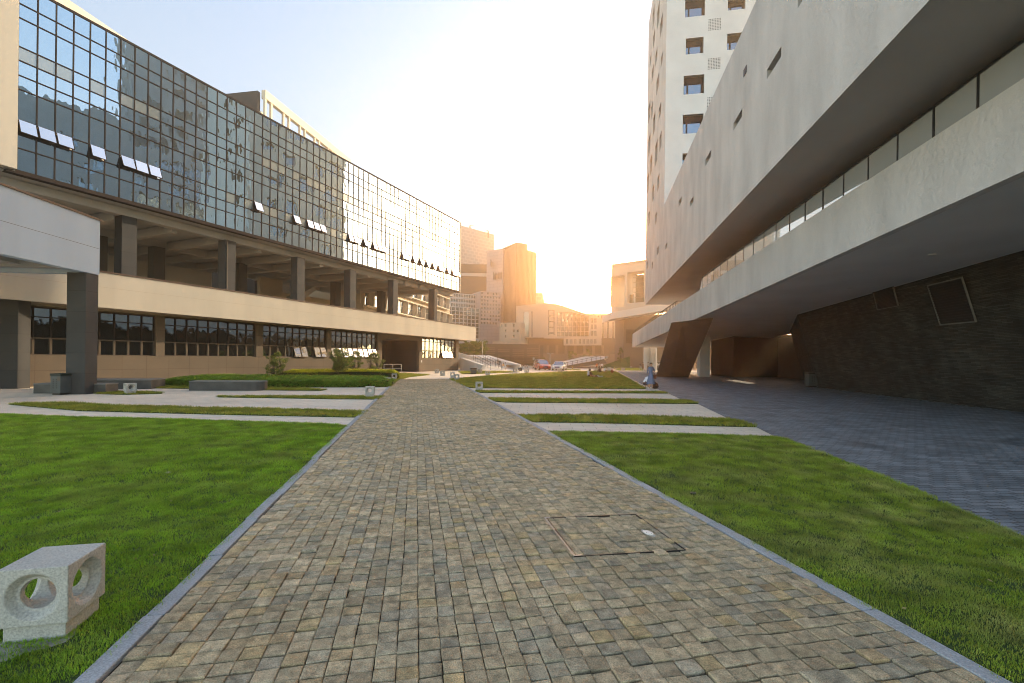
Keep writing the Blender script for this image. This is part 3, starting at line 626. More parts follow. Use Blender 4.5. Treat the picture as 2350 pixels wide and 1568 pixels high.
def scatter(o, src, dens, smin, smax, seed=1):
    ng = bpy.data.node_groups.new('scatter', 'GeometryNodeTree')
    ng.interface.new_socket('Geometry', in_out='INPUT', socket_type='NodeSocketGeometry'); ng.interface.new_socket('Geometry', in_out='OUTPUT', socket_type='NodeSocketGeometry')
    A = ng.nodes.new; gi, go = A('NodeGroupInput'), A('NodeGroupOutput')
    d = A('GeometryNodeDistributePointsOnFaces'); d.inputs['Density'].default_value = dens; d.inputs['Seed'].default_value = seed
    oi = A('GeometryNodeObjectInfo'); oi.inputs['Object'].default_value = src; oi.inputs['As Instance'].default_value = True
    ip = A('GeometryNodeInstanceOnPoints'); rv = A('FunctionNodeRandomValue'); rv.data_type = 'FLOAT_VECTOR'; rv.inputs[0].default_value = (0, 0, 0); rv.inputs[1].default_value = (.0, .0, 6.283)
    rs = A('FunctionNodeRandomValue'); rs.data_type = 'FLOAT'; rs.inputs[2].default_value = smin; rs.inputs[3].default_value = smax
    j = A('GeometryNodeJoinGeometry'); L = ng.links.new
    L(gi.outputs[0], d.inputs['Mesh']); L(d.outputs['Points'], ip.inputs['Points']); L(oi.outputs['Geometry'], ip.inputs['Instance']); L(rv.outputs[0], ip.inputs['Rotation']); L(rs.outputs[1], ip.inputs['Scale'])
    L(gi.outputs[0], j.inputs[0]); L(ip.outputs[0], j.inputs[0]); L(j.outputs[0], go.inputs[0])
    md = o.modifiers.new('scatter', 'NODES'); md.node_group = ng
def lawn(name, poly, tf, dens, s=(.7, 1.25), z=.028, seed=1):
    b = MB(); b.prism([(p[0], p[1]) for p in poly], .005, z)
    b.f = b.f[1:]; b.m = b.m[1:]
    o = b.build(name, MT['soil']); o['kind'] = 'stuff'; tag(o, cat='grass'); scatter(o, tf, dens, *s, seed); return o
def off(poly_px, z=0): return [G(*q) for q in poly_px]
kl = [Vector((*pw(u, vl(u)-.125), 0)) for u in (.6, 3, 6, 9)]
kr = [Vector((*pw(u, vr(u)+.125), 0)) for u in (.6, 2, 3.5, 5, 7)]
LW = {}
t = off([(0,953),(182,959),(365,963.6),(547,969),(729,974),(797,979)])
pl = [Vector((-40, t[0].y+.6, 0))] + t + [Vector((*pw(11.3, vl(11.3)-.125), 0))] + kl[::-1] + [Vector((-2.2, -1.5, 0)), Vector((-40, -1.5, 0))]
near = [p for p in pl]
def clip(poly, f):
    """keep the part of a ground outline where f(p) >= 0"""
    out = []
    for i in range(len(poly)):
        a, b = poly[i-1], poly[i]; fa, fb = f(a), f(b)
        if (fa >= 0) != (fb >= 0): out.append(a.lerp(b, fa/(fa-fb)))
        if fb >= 0: out.append(b)
    return out
lawn('lawn', clip(clip(pl, lambda p: 6.0-p.y), lambda p: p.x+1.25*p.y+2.5), TL, 620, (.5,.95), seed=2)
lawn('lawn', clip(clip(pl, lambda p: p.y-6.0), lambda p: p.x+1.35*p.y+1), TL, 230, (.8,1.5), seed=3)
tr = off([(1258,992.7),(1381,994.6),(1538,997.4),(1675,1001.5),(1782,1004.6),(1793,1007.4),(1888,1043),(2038,1103),(2188,1169),(2350,1238)])
pr = [Vector((*pw(10.2, vr(10.2)+.125), 0))] + tr + [Vector((7.0, 3.0, 0)), Vector((7.0, -1.5, 0)), Vector((2.9, -1.5, 0))] + kr
lawn('lawn', clip(pr, lambda p: 5.5-p.y), TN, 620, (.5,.95), seed=4)
lawn('lawn', clip(pr, lambda p: p.y-5.5), TN, 240, (.8,1.5), seed=5)
def kx(px, py, side=1):
    """the kerb's outer edge on the row of a pixel"""
    p = G(px, py); u, v = pcoord(p); f = (vr if side > 0 else vl); return Vector((*pw(u, f(u) + side*.125), 0))
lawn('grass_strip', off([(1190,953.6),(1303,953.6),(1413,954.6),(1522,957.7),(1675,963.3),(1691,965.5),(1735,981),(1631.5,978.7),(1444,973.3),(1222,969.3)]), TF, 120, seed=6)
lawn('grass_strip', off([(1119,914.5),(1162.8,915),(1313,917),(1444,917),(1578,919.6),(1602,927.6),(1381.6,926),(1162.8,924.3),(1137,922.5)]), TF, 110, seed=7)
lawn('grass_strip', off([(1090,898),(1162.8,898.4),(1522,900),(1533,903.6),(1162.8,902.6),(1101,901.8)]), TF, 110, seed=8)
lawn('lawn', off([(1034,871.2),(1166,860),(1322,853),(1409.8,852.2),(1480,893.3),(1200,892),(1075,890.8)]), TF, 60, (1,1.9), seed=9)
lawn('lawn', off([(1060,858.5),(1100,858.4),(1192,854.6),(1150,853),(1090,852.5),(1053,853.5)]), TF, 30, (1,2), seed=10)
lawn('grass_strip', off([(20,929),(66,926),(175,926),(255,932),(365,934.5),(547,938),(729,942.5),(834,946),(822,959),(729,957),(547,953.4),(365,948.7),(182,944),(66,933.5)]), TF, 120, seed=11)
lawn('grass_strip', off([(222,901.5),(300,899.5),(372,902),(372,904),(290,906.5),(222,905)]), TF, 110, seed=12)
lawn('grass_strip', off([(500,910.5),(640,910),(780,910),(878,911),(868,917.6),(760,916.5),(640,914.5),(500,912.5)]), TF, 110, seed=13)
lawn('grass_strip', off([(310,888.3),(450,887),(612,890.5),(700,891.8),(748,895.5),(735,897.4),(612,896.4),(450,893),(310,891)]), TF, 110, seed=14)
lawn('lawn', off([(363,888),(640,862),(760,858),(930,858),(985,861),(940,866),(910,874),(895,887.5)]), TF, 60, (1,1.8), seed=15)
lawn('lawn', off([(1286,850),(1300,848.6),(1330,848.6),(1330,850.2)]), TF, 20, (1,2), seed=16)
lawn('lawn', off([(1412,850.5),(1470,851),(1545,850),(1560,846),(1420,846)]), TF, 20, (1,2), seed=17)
# ------------------------------------------------------------------ office building on the left
WB = (-24.1, 22.2); GB = (-24.1, 21.6)
def wp(t, o, z): return Vector((WB[0]+LD[0]*t+LN[0]*o, WB[1]+LD[1]*t+LN[1]*o, z))
def gp(t, o, z): return Vector((GB[0]+GD[0]*t+GN[0]*o, GB[1]+GD[1]*t+GN[1]*o, z))
U3, N3 = Vector((*LD, 0)), Vector((*LN, 0)); GU, GNN = Vector((*GD, 0)), Vector((*GN, 0)); ZZ = Vector((0, 0, 1))
office = thing('office_building', 'long office building with mirrored glass upper storeys raised on dark pillars over a cream parapet', 'building', wp(20, 0, 0))
# glass storeys
tl_, pbl = hit(37, 392, GB, GD); tr_, pbr = hit(1053, 669.5, GB, GD)
a0, q0 = hit(122, 3, GB, GD); a1, q1 = hit(1056, 511.5, GB, GD)
zb = lambda t: pbl.z + (pbr.z-pbl.z)*(t-tl_)/(tr_-tl_)
zt = lambda t: q0.z + (q1.z-q0.z)*(t-a0)/(a1-a0)
NC = 63
ROW = np.cumsum([0,110,77,155,75,80,75,165,75,78,125])/1015.0
tc = [tl_ + (tr_-tl_)*i/NC for i in range(NC+1)]
zz = lambda t, k: zt(t) + (zb(t)-zt(t))*ROW[k]
OPEN = {0,1,2,4,6,7,8,18,23,25,26,27,32,33,35,37,38,39,44,45,47,49,51,53,55,56,57,58,60,61,62} - {57}
pale = {0,1,2,4,6,7,8,19,20,21,23,25,26,27,29,31,32,33,35,37,38,39,41,43,44,45,47,48,49,51,53,54,55,57,58,59}
gl = MB(); mu = MB(); r7 = random.Random(11)
for i in range(NC):
    for k in range(10):
        if k == 7 and i in OPEN: continue
        t0, t1 = tc[i], tc[i+1]; w = (r7.gauss(0, .0016), r7.gauss(0, .0022))
        mi = 1 if (k == 3 and i in pale) or (k == 7 and i in (15,17,19,20,22,24,29,31,41,43)) else 0
        hw, hh = (t1-t0)/2, .4
        gl.face([gp(t0, -w[0]*hw-w[1]*hh, zz(t0, k+1)), gp(t1, w[0]*hw-w[1]*hh, zz(t1, k+1)), gp(t1, w[0]*hw+w[1]*hh, zz(t1, k)), gp(t0, -w[0]*hw+w[1]*hh, zz(t0, k))], mi)
gl.build('curtain_wall', [MT['curtain'], MT['panel']], office)
for i, t in enumerate(tc):
    w = .024
    mu.hexa([gp(t-w, .005, zb(t)), gp(t+w, .005, zb(t)), gp(t+w, .035, zb(t)), gp(t-w, .035, zb(t)), gp(t-w, .005, zt(t)), gp(t+w, .005, zt(t)), gp(t+w, .035, zt(t)), gp(t-w, .035, zt(t))])
for k in range(11):
    h = .023 if k not in (0, 10) else .06; t0, t1 = tl_-.04, tr_+.04
    mu.hexa([gp(t0, .003, zz(t0, k)-h), gp(t1, .003, zz(t1, k)-h), gp(t1, .041, zz(t1, k)-h), gp(t0, .041, zz(t0, k)-h), gp(t0, .003, zz(t0, k)+h), gp(t1, .003, zz(t1, k)+h), gp(t1, .041, zz(t1, k)+h), gp(t0, .041, zz(t0, k)+h)])
mu.hexa([gp(tl_-.4, -.3, zb(tl_)-.16), gp(tr_+.1, -.3, zb(tr_)-.16), gp(tr_+.1, .1, zb(tr_)-.16), gp(tl_-.4, .1, zb(tl_)-.16), gp(tl_-.4, -.3, zb(tl_)-.075), gp(tr_+.1, -.3, zb(tr_)-.075), gp(tr_+.1, .1, zb(tr_)-.075), gp(tl_-.4, .1, zb(tl_)-.075)])
mu.build('mullion_grid', MT['mull'], office)
for i in sorted(OPEN):
    t0, t1 = tc[i]+.035, tc[i+1]-.035; z0, z1 = zz(t0, 8)+.03, zz(t0, 7)-.03; out = r7.uniform(.2, .27)
    b = MB(); b.slab([gp(t0, .06, z1), gp(t1, .06, z1), gp(t1, .06+out, z0), gp(t0, .06+out, z0)], (0, 0, .03))
    w = b.build('vent_window', MT['vane'], office)
    f = MB()
    for a, c in (((t0, z1, 0), (t0, z0, 1)), ((t1, z1, 0), (t1, z0, 1)), ((t0, z0, 1), (t1, z0, 1))):
        f.tube(gp(a[0], .06+out*a[2], a[1]), gp(c[0], .06+out*c[2], c[1]), .022, n=5)
    f.build('frame', MT['mull'], w)
for i in sorted(OPEN):
    b = MB(); b.face([gp(tc[i], -.25, zz(tc[i], 8)), gp(tc[i+1], -.25, zz(tc[i+1], 8)), gp(tc[i+1], -.25, zz(tc[i+1], 7)), gp(tc[i], -.25, zz(tc[i], 7))]); b.build('dark_opening', MT['black'], office)
# body of the glass storeys: roof, end walls, cream fin
b = MB()
b.slab([gp(tl_-1.4, -.3, zt(tl_-1.4)-.06), gp(tr_+.12, -.3, zt(tr_)-.06), gp(tr_+.12, -15, zt(tr_)-.06), gp(tl_-1.4, -15, zt(tl_-1.4)-.06)], (0, 0, -.3))
b.obox(gp(tr_+.05, -15, zb(tr_)-.1), GU*.28, GNN*15.06, ZZ*(zt(tr_)-zb(tr_)+.12))
tfin = hit(2, 300, GB, GD)[0]
b.obox(gp(tl_-.12, -.35, pbl.z-.02), GU*-1.35, GNN*.75, ZZ*14)
b.obox(gp(tl_-1.47, -.35, pbl.z-.02), GU*-1.8, GNN*.55, ZZ*14)
b.build('end_wall', MT['cream'], office)
b = MB()
b.slab([gp(tl_-2.5, -.1, zb(tl_)-.17), gp(tr_+.2, -.1, zb(tr_)-.17), gp(tr_+.2, -15, zb(tr_)-.17), gp(tl_-2.5, -15, zb(tl_)-.17)], (0, 0, .1))
ZS = zb(10)-.2
for o, w, h in ((-1.6, .6, .62), (-8.2, .5, .7), (-14.6, .5, .7)):
    b.hexa([gp(tl_-2.4, o, zb(tl_)-h), gp(tr_+.1, o, zb(tr_)-h), gp(tr_+.1, o+w, zb(tr_)-h), gp(tl_-2.4, o+w, zb(tl_)-h), gp(tl_-2.4, o, zb(tl_)-.19), gp(tr_+.1, o, zb(tr_)-.19), gp(tr_+.1, o+w, zb(tr_)-.19), gp(tl_-2.4, o+w, zb(tl_)-.19)])
b.hexa([gp(tl_-2.4, -15.0, zb(tl_)-2.5), gp(20, -15.0, zb(20)-2.5), gp(20, -14.65, zb(20)-2.5), gp(tl_-2.4, -14.65, zb(tl_)-2.5), gp(tl_-2.4, -15.0, zb(tl_)-.19), gp(20, -15.0, zb(20)-.19), gp(20, -14.65, zb(20)-.19), gp(tl_-2.4, -14.65, zb(tl_)-.19)])
PT = []
for x in (277, 515, 681, 803, 902, 995): PT.append(hit(x, 640, (WB[0]-LN[0]*1.0, WB[1]-LN[1]*1.0), LD)[0])
tb = PT[0]-6.2
while tb < PT[-1]+3:
    for q in (0, 3.1):
        z = zb(tb)-.19
        b.obox(wp(tb+q, -15.2, z-.58), U3*.36, N3*13.4, ZZ*.56)
    tb += 6.2
b.build('soffit_beams', MT['soffit'], office)
ZD = 4.75
for k, t in enumerate([PT[0]-6.3] + PT):
    b = MB(); z1 = zb(t)-.6
    b.obox(wp(t, -1.75, ZD), U3*.78, N3*.78, ZZ*(z1-ZD)); b.build('pillar', MT['slate'], office, bevel=.01)
    if k in (2, 6):
        b = MB(); b.tube(wp(t+.12, -.93, ZD), wp(t+.12, -.93, z1), .045, n=8); b.build('downpipe', MT['wood'], office)
for x, xr in ((214, 236), (352, 389), (548, 562), (770, 803), (876, 891)):
    t = hit(x, 650, (WB[0]-LN[0]*7.6, WB[1]-LN[1]*7.6), LD)[0]
    b = MB(); b.obox(wp(t, -8.4, ZD), U3*.78, N3*.78, ZZ*(zb(t)-.7-ZD)); b.build('pillar', MT['slate'], office)
# deck, parapet, coping
fb = (WB[0]+LN[0]*1.8, WB[1]+LN[1]*1.8)
ta, f0 = hit(221.5, 623.2, fb, LD); tb_, f1 = hit(1091.8, 751.3, fb, LD); _, g0 = hit(221, 704.8, fb, LD); _, g1 = hit(1091.8, 783, fb, LD)
ft = lambda t: f0.z + (f1.z-f0.z)*(t-ta)/(tb_-ta)
fz = lambda t: g0.z + (g1.z-g0.z)*(t-ta)/(tb_-ta)
T0, T1 = -6.0, tb_
b = MB()
def strip(b, t0, t1, o0, o1, za, zc, mi=0):
    b.hexa([wp(t0, o0, za(t0)), wp(t1, o0, za(t1)), wp(t1, o1, za(t1)), wp(t0, o1, za(t0)), wp(t0, o0, zc(t0)), wp(t1, o0, zc(t1)), wp(t1, o1, zc(t1)), wp(t0, o1, zc(t0))], mi)
strip(b, T0, T1, 1.62, 1.8, fz, ft)
b.hexa([wp(T1-.18, -12, fz(T1)), wp(T1, -12, fz(T1)), wp(T1, 1.615, fz(T1)), wp(T1-.18, 1.615, fz(T1)), wp(T1-.18, -12, ft(T1)), wp(T1, -12, ft(T1)), wp(T1, 1.615, ft(T1)), wp(T1-.18, 1.615, ft(T1))])
for k in (.58,):   # shadow joint between formwork lifts
    strip(b, T0, T1, 1.802, 1.804, lambda t: fz(t)+(ft(t)-fz(t))*k-.008, lambda t: fz(t)+(ft(t)-fz(t))*k+.004, 1)
b.build('parapet', [MT['cream'], MT['creamdk']], office)
b = MB(); strip(b, T0, T1+.03, 1.58, 1.86, lambda t: ft(t)+.002, lambda t: ft(t)+.06); b.build('coping', MT['coping'], office)
b = MB(); strip(b, T0, T1-.2, -15, 1.6, lambda t: fz(t)+.06, lambda t: 4.7); b.build('deck', MT['creamdk'], office)
# rear of the open deck
b = MB()
for x0, x1, ztop in ((596, 648, 9.9), (648, 762, 8.6)):
    t0 = hit(x0, 660, (WB[0]-LN[0]*12.5, WB[1]-LN[1]*12.5), LD)[0]; t1 = hit(x1, 660, (WB[0]-LN[0]*12.5, WB[1]-LN[1]*12.5), LD)[0]
    b.obox(wp(t0, -12.9, ZD), U3*(t1-t0), N3*.4, ZZ*(ztop-ZD)); b.build('deck_wall', MT['creamdk'], office); b = MB()
t0 = hit(400, 640, (WB[0]-LN[0]*13, WB[1]-LN[1]*13), LD)[0]
b.obox(wp(t0, -13.2, ZD), U3*4.4, N3*.3, ZZ*2.0)
b.build('deck_wall', MT['creamdk'], office)
b = MB()   # underside of the stair flight at the back
t0 = hit(600, 660, (WB[0]-LN[0]*11, WB[1]-LN[1]*11), LD)[0]
b.slab([wp(t0-1.5, -11.4, ZD+.1), wp(t0, -11.4, ZD+.1), wp(t0+5.6, -11.4, 8.9), wp(t0+5.6, -11.4, 9.5)], N3*1.6)
b.build('stair_flight', MT['soffit'], office)
# ground floor
BAYS = [(-6.6, -.55, 9), (-.1, 5.98, 9), (6.47, 12.6, 9), (13.16, 19.3, 9), (19.8, 25.8, 9), (33.4, 40.95, 9)]
ZSILL, ZT = 1.57, 4.0
b = MB()
holes = [(a+7.2, c+7.2, ZSILL, ZT) for a, c, n in BAYS] + [(26.5+7.2, 32.85+7.2, 0, 3.55)]
b.wall(wp(-7.2, 0, 0), U3, 41.55+7.2, 4.05, holes, .35, N3)
b.obox(wp(41.55, -14, 0), U3*-.01, N3*14, ZZ*4.05)
b.build('wall', MT['tile'], office)
strip_b = MB(); strip_b.obox(wp(-7.2, -.4, 4.055), U3*48.7, N3*.38, ZZ*.2); strip_b.build('lintel', MT['creamdk'], office)
def pane(o_, t0, t1, z0, z1, o=-.2): return [wp(t0, o, z0), wp(t1, o, z0), wp(t1, o, z1), wp(t0, o, z1)]
openset = {3: (4, 5, 7, 8, 9), 4: tuple(range(9)), 5: (5, 6, 7)}
for bi, (a, c, n) in enumerate(BAYS):
    g = MB(); fr = MB(); cw = (c-a)/n; r = random.Random(bi)
    for i in range(n):
        t0, t1 = a+i*cw, a+(i+1)*cw
        for z0, z1 in ((ZSILL, 2.43), (2.43, 3.5), (3.5, ZT)):
            if z0 == ZSILL and i in openset.get(bi, ()): continue
            e = r.gauss(0, .0015); k = len(g.v)
            g.face([wp(t0, -.2-e, z0), wp(t1, -.2+e, z0), wp(t1, -.2+e, z1), wp(t0, -.2-e, z1)])
    w = g.build('window', MT['winglass'], office)
    for i in range(n+1):
        t = a+i*cw; fr.obox(wp(t-.03, -.2, 2.43), U3*.06, N3*.06, ZZ*(ZT-2.43)); fr.obox(wp(t-.05, -.2, ZSILL), U3*.1, N3*.07, ZZ*.86, 1)
    for z, h, mi in ((ZSILL, .05, 1), (2.40, .07, 1), (3.48, .05, 0), (ZT-.05, .05, 0)):
        fr.obox(wp(a, -.195, z), U3*(c-a), N3*.075, ZZ*h, mi)
    fr.build('frame', [MT['mull'], MT['wood']], w)
    for i in openset.get(bi, ()):
        if i >= n: continue
        t0, t1 = a+i*cw+.05, a+(i+1)*cw-.05; out = .26
        v = MB(); v.slab([wp(t0, -.13, 2.40), wp(t1, -.13, 2.40), wp(t1, -.13+out, ZSILL+.03), wp(t0, -.13+out, ZSILL+.03)], (0, 0, .025))
        for p, q in ((0, 0), (1, 1)):
            tt = t0 if p == 0 else t1
            v.tube(wp(tt, -.13, 2.40), wp(tt, -.13+out, ZSILL+.03), .025, n=5, mi=1)
        v.tube(wp(t0, -.13+out, ZSILL+.03), wp(t1, -.13+out, ZSILL+.03), .025, n=5, mi=1)
        v.build('vent_window', [MT['vane'], MT['wood']], office)
    rm = MB(); rm.face([wp(a, -.6, ZSILL), wp(c, -.6, ZSILL), wp(c, -.6, ZT), wp(a, -.6, ZT)])
    for q in range(int((c-a)/.32)):
        if r.random() < .55: tq = a+q*.32; rm.obox(wp(tq, -.5, ZSILL), U3*.2, N3*.05, ZZ*(ZT-ZSILL), 1)
    rm.build('curtained_room', [MT['black'], MT['creamdk']], office)
e = MB()   # entrance recess
e.obox(wp(26.5, -4.2, 0), U3*6.4, N3*.1, ZZ*3.6)
e.obox(wp(26.4, -4.1, 0), U3*.1, N3*3.7, ZZ*3.6); e.obox(wp(32.86, -4.1, 0), U3*.1, N3*3.7, ZZ*3.6); e.obox(wp(26.4, -4.2, 3.56), U3*6.6, N3*3.8, ZZ*.1)
e.build('entrance_recess', MT['slate'], office)
e = MB(); e.obox(wp(29.6, -4.08, .1), U3*2.4, N3*.06, ZZ*2.9); e.build('door', MT['winglass'], office)
e = MB()
for t in (29.6, 30.75, 31.95): e.obox(wp(t, -4.0, .1), U3*.07, N3*.05, ZZ*2.9)
e.obox(wp(29.6, -4.0, 3.0), U3*2.42, N3*.05, ZZ*.08); e.build('door_frame', MT['dark'], office)
e = MB(); p_ = hit(966.7, 829.5, WB, LD)[1]; e.obox(p_-U3*.1-ZZ*.12+N3*.004, U3*.2, N3*.02, ZZ*.24); e.build('wall_plate', MT['plaster'], office)
e = MB()
for z in (.45, .9): e.tube(wp(26.2, .5, z), wp(28.2, 1.1, z), .025)
for q in (0, .5, 1): e.tube(wp(26.2+2*q, .5+.6*q, 0), wp(26.2+2*q, .5+.6*q, .92), .028)
e.build('entrance_rail', MT['steel'], office)

# ------------------------------------------------------------------ grey gateway canopy, far left
can = thing('canopy_gate', 'pale grey concrete canopy on two tall dark granite pillars at the left edge', 'canopy', (-19, 17, 0))
cd = Vector((math.sin(R(-4.8)), math.cos(R(-4.8)), 0)); cn = Vector((cd.y, -cd.x, 0))
pc = G(194, 905.5); cb = pc + cn*0.0
# the near corner of the right pillar is pc; its light side runs away along cd
p = MB(); p.obox(pc, cd*.62, -cn*.74, ZZ*5.05); p.build('pillar', MT['slate'], can, bevel=.008)
q = G(39, 892.5); p = MB(); p.obox(Vector((q.x, q.y, 0)), cd*.62, -cn*.85, ZZ*5.05); p.build('pillar', MT['slate'], can, bevel=.008)
c0 = pc + cn*.02
far = pc + cd*.66
def cz(x, y):
    return hit(x, y, (c0.x, c0.y), (cd.x, cd.y))[1]
zt1, zb1 = cz(221, 502).z, cz(220, 630).z; zt0, zb0 = cz(118, 457).z, cz(2, 578).z
b = MB(); near_ = c0 - cd*12
b.obox(Vector((near_.x, near_.y, zb1)), cd*12.64, -cn*.35, ZZ*(zt1-zb1-.05))
b.obox(Vector((far.x, far.y, zb1)) - cd*.3, cd*.3, -cn*7.6, ZZ*(zt1-zb1-.06))
b.build('fascia', MT['grey'], can)
b = MB(); b.obox(Vector((near_.x, near_.y, zb1+.75)) - cn*.36, cd*12.3, -cn*7.2, ZZ*.3)
for k in range(5): b.obox(Vector((near_.x, near_.y, zb1+.12)) - cn*.36 + cd*(1.2+2.6*k), cd*.4, -cn*7.2, ZZ*.6)
for k in (2.2, 5.2): b.obox(Vector((near_.x, near_.y, zb1+.2)) - cn*k, cd*12.2, -cn*.35, ZZ*.5)
b.build('roof_slab', MT['soffit'], can)
b = MB(); b.obox(Vector((near_.x, near_.y, zt1-.045)) + cn*.05, cd*12.7, -cn*.45, ZZ*.06); b.build('coping', MT['coping'], can)
b = MB(); b.obox(Vector((near_.x, near_.y, zb1+(zt1-zb1)*.47)) + cn*.002, cd*12.62, -cn*.01, ZZ*.012); b.build('joint', MT['dark'], can)

# ------------------------------------------------------------------ roof frames behind the glass
MT['gable'] = M('charcoal_gable_cladding', (.022,.024,.028), .9, .1, .6)
def pergola(name, label, X0, Y0, Y1, z1, z2, bay, dark):
    t = thing(name, label, 'building', (X0, Y0, 0)); O = Vector((X0, Y0, 0)); u = Vector((*RD, 0)); n = Vector((RD[1], -RD[0], 0)); L = (Y1-Y0)/RD[1]
    b = MB(); b.obox(O+ZZ*z1, u*L, -n*.6, ZZ*1.1); b.obox(O+ZZ*(z1-5.4), u*L, -n*.5, ZZ*.9); b.obox(O+ZZ*(z1-4.1), u*L, -n*.22, ZZ*.25)
    b.obox(O-n*9+ZZ*z1, u*L, -n*.5, ZZ*1.0); b.obox(O-n*9+ZZ*(z1-5.4), u*L, -n*.5, ZZ*.9)
    k = 0.0
    while k < L:
        b.obox(O+u*k+ZZ*z2-n*.04, u*.28, -n*.3, ZZ*(z1-z2)); b.obox(O+u*(k+1.15)+ZZ*z2-n*.04, u*.28, -n*.3, ZZ*(z1-z2))
        b.obox(O+u*k-n*8.6+ZZ*z2, u*.9, -n*.5, ZZ*(z1-z2)); b.obox(O+u*k-n*.6+ZZ*(z1-2.2), u*.3, -n*8, ZZ*.5); k += bay
    b.build('roof_frame', MT['white_sun'], t)
    b = MB(); b.obox(O-n*10+ZZ*0, u*L, n*9, ZZ*(z1-5.5)); b.build('wall', MT['cream'], t)
    if dark:
        b = MB(); b.obox(O-n*.95-u*.3+ZZ*0, -n*dark, u*.5, ZZ*(z1+.9)); b.build('gable_wall', MT['gable'], t)
    return t
MT['white_sun'] = M('cream_frame_paint', (.62,.56,.45), .85, .06, .8)  # own cream of the roof frames and box-window surrounds
pz1 = P(609, 206, 60)
pergola('rooftop_pergola', 'cream open roof frame with a dark gable rising behind the middle of the glass storeys', pz1.x, 60, 81, pz1.z-1.1, 20, 3.6, 11)
pz2 = P(284, 86, 41)
pergola('rooftop_pergola', 'cream roof frame just showing over the left end of the glass storeys', pz2.x-RD[0]*20, 41-RD[1]*20, 42, pz2.z-1.1, 22, 4.2, 0)

# ------------------------------------------------------------------ building with staggered box windows, behind the deck
t = thing('box_window_building', 'beige building with rows of staggered white framed box windows seen under the glass storeys', 'building', (-16, 80, 0))
X0 = P(1030, 700, 95).x - RD[0]/RD[1]*95
O = Vector((X0+RD[0]/RD[1]*60, 60, 0)); u = Vector((*RD, 0)); n = Vector((RD[1], -RD[0], 0)); L = 35.5/RD[1]
b = MB(); b.obox(O-n*10, u*L, n*10, ZZ*24); b.build('wall', MT['creamdk'], t)
for fl in range(6):
    z0 = 5.2+fl*3.05; k = -(fl % 2)*1.9
    while k < L-3:
        k0 = max(k, 0)
        b = MB(); b.face([O+u*(k0+.3)+n*.02+ZZ*(z0+.3), O+u*(k+2.9)+n*.02+ZZ*(z0+.3), O+u*(k+2.9)+n*.02+ZZ*(z0+2.1), O+u*(k0+.3)+n*.02+ZZ*(z0+2.1)])
        w = b.build('window', MT['winglass'], t)
        b = MB()
        b.obox(O+u*(k0-.1)+ZZ*z0, u*(k+3.8-k0), n*.65, ZZ*.16); b.obox(O+u*(k0-.1)+ZZ*(z0+2.2), u*(k+3.8-k0), n*.65, ZZ*.16)
        b.slab([O+u*(k+3.3)+ZZ*(z0+.16), O+u*(k+3.45)+n*.62+ZZ*(z0+.16), O+u*(k+3.75)+n*.62+ZZ*(z0+2.2), O+u*(k+3.3)+ZZ*(z0+2.2)], u*.12)
        for q in (1.0, 1.9): b.obox(O+u*(k+q)+n*.03+ZZ*(z0+.3), u*.06, n*.05, ZZ*1.8)
        b.obox(O+u*(k0+.3)+n*.03+ZZ*(z0+1.3), u*(k+2.6-k0), n*.05, ZZ*.05)
        b.build('frame', MT['white_sun'], w); k += 3.8
# ------------------------------------------------------------------ tower building on the right
KB = 1.2
RB = (5.25*KB, 0.0)
RU, RNN = Vector((*RD, 0)), Vector((*RN, 0)); FU = Vector((RD[1], -RD[0], 0))
def rp(t, o, z): return Vector((RB[0]+RD[0]*t+RN[0]*o, RB[1]+RD[1]*t+RN[1]*o, z))
MT['reveal'] = M('shaded_reveal_paint', (.22,.20,.17), .9, .06)  # dark tone stands for the shade inside the window recesses
tower = thing('tower_building', 'white concrete tower with small deep windows above a long overhanging block on the right', 'building', rp(30, -8, 0))
te, pe = hit(1480, 700, RB, RD); ts, ps = hit(1524, 470, RB, RD)
ZB = pe.z; ZR = ps.z; ZTOP = hit(1486, 69, RB, RD)[1].z; TNEAR = -6.0
sl_low = [((820,375),(895,303)),((641,660),(687,622)),((491,855),(520,838)),((348,1078),(363,1080)),((408,1080),(427,1078)),((277,1310),(286,1322)),((985,-10),(1008,5))]
sl_low = [((1407.5+a[0]*.42947, a[1]*.42947), (1407.5+c[0]*.42947, c[1]*.42947)) for a, c in sl_low]
sl2 = [((183,215),(208,300)),((248,200),(282,270)),((292,370),(328,395)),((188,560),(213,600)),((145,865),(163,890)),((222,830),(250,850)),((302,880),(328,895)),((168,1075),(195,1110)),((238,1220),(270,1270))]
sl2 = [((1468.8+a[0]*.15612, a[1]*.15612), (1468.8+c[0]*.15612, c[1]*.15612)) for a, c in sl2]
sl3 = [((98,20),(113,65)),((119,10),(130,55)),((175,30),(192,45)),((133,95),(148,165)),((99,250),(113,320)),((148,300),(165,390)),((180,230),(195,285)),((110,400),(126,465)),((88,530),(101,610)),((127,605),(139,670)),((165,530),(179,590)),((99,790),(111,850)),((148,800),(160,845)),((162,1045),(175,1075)),((87,1145),(96,1185)),((124,1150),(133,1185))]
sl3 = [((1456.6+a[0]*.31224, 244.8+a[1]*.31224), (1456.6+c[0]*.31224, 244.8+c[1]*.31224)) for a, c in sl3]
def rect(tl, br):
    t1, p1 = hit(*tl, RB, RD); t0, p0 = hit(*br, RB, RD); return (t0, t1, p0.z, p1.z)
side = [rect(a, c) for a, c in sl_low + sl2 + sl3]
U_ = lambda h: (h[0]-TNEAR, h[1]-TNEAR, h[2]-ZB, h[3]-ZB)
low_h = [U_(h) for h in side if h[1] < ts and h[3] < ZR]
b = MB()
b.wall(rp(TNEAR, 0, ZB), RU, ts-TNEAR, ZR-ZB, low_h, .45, RNN, 0, 1)
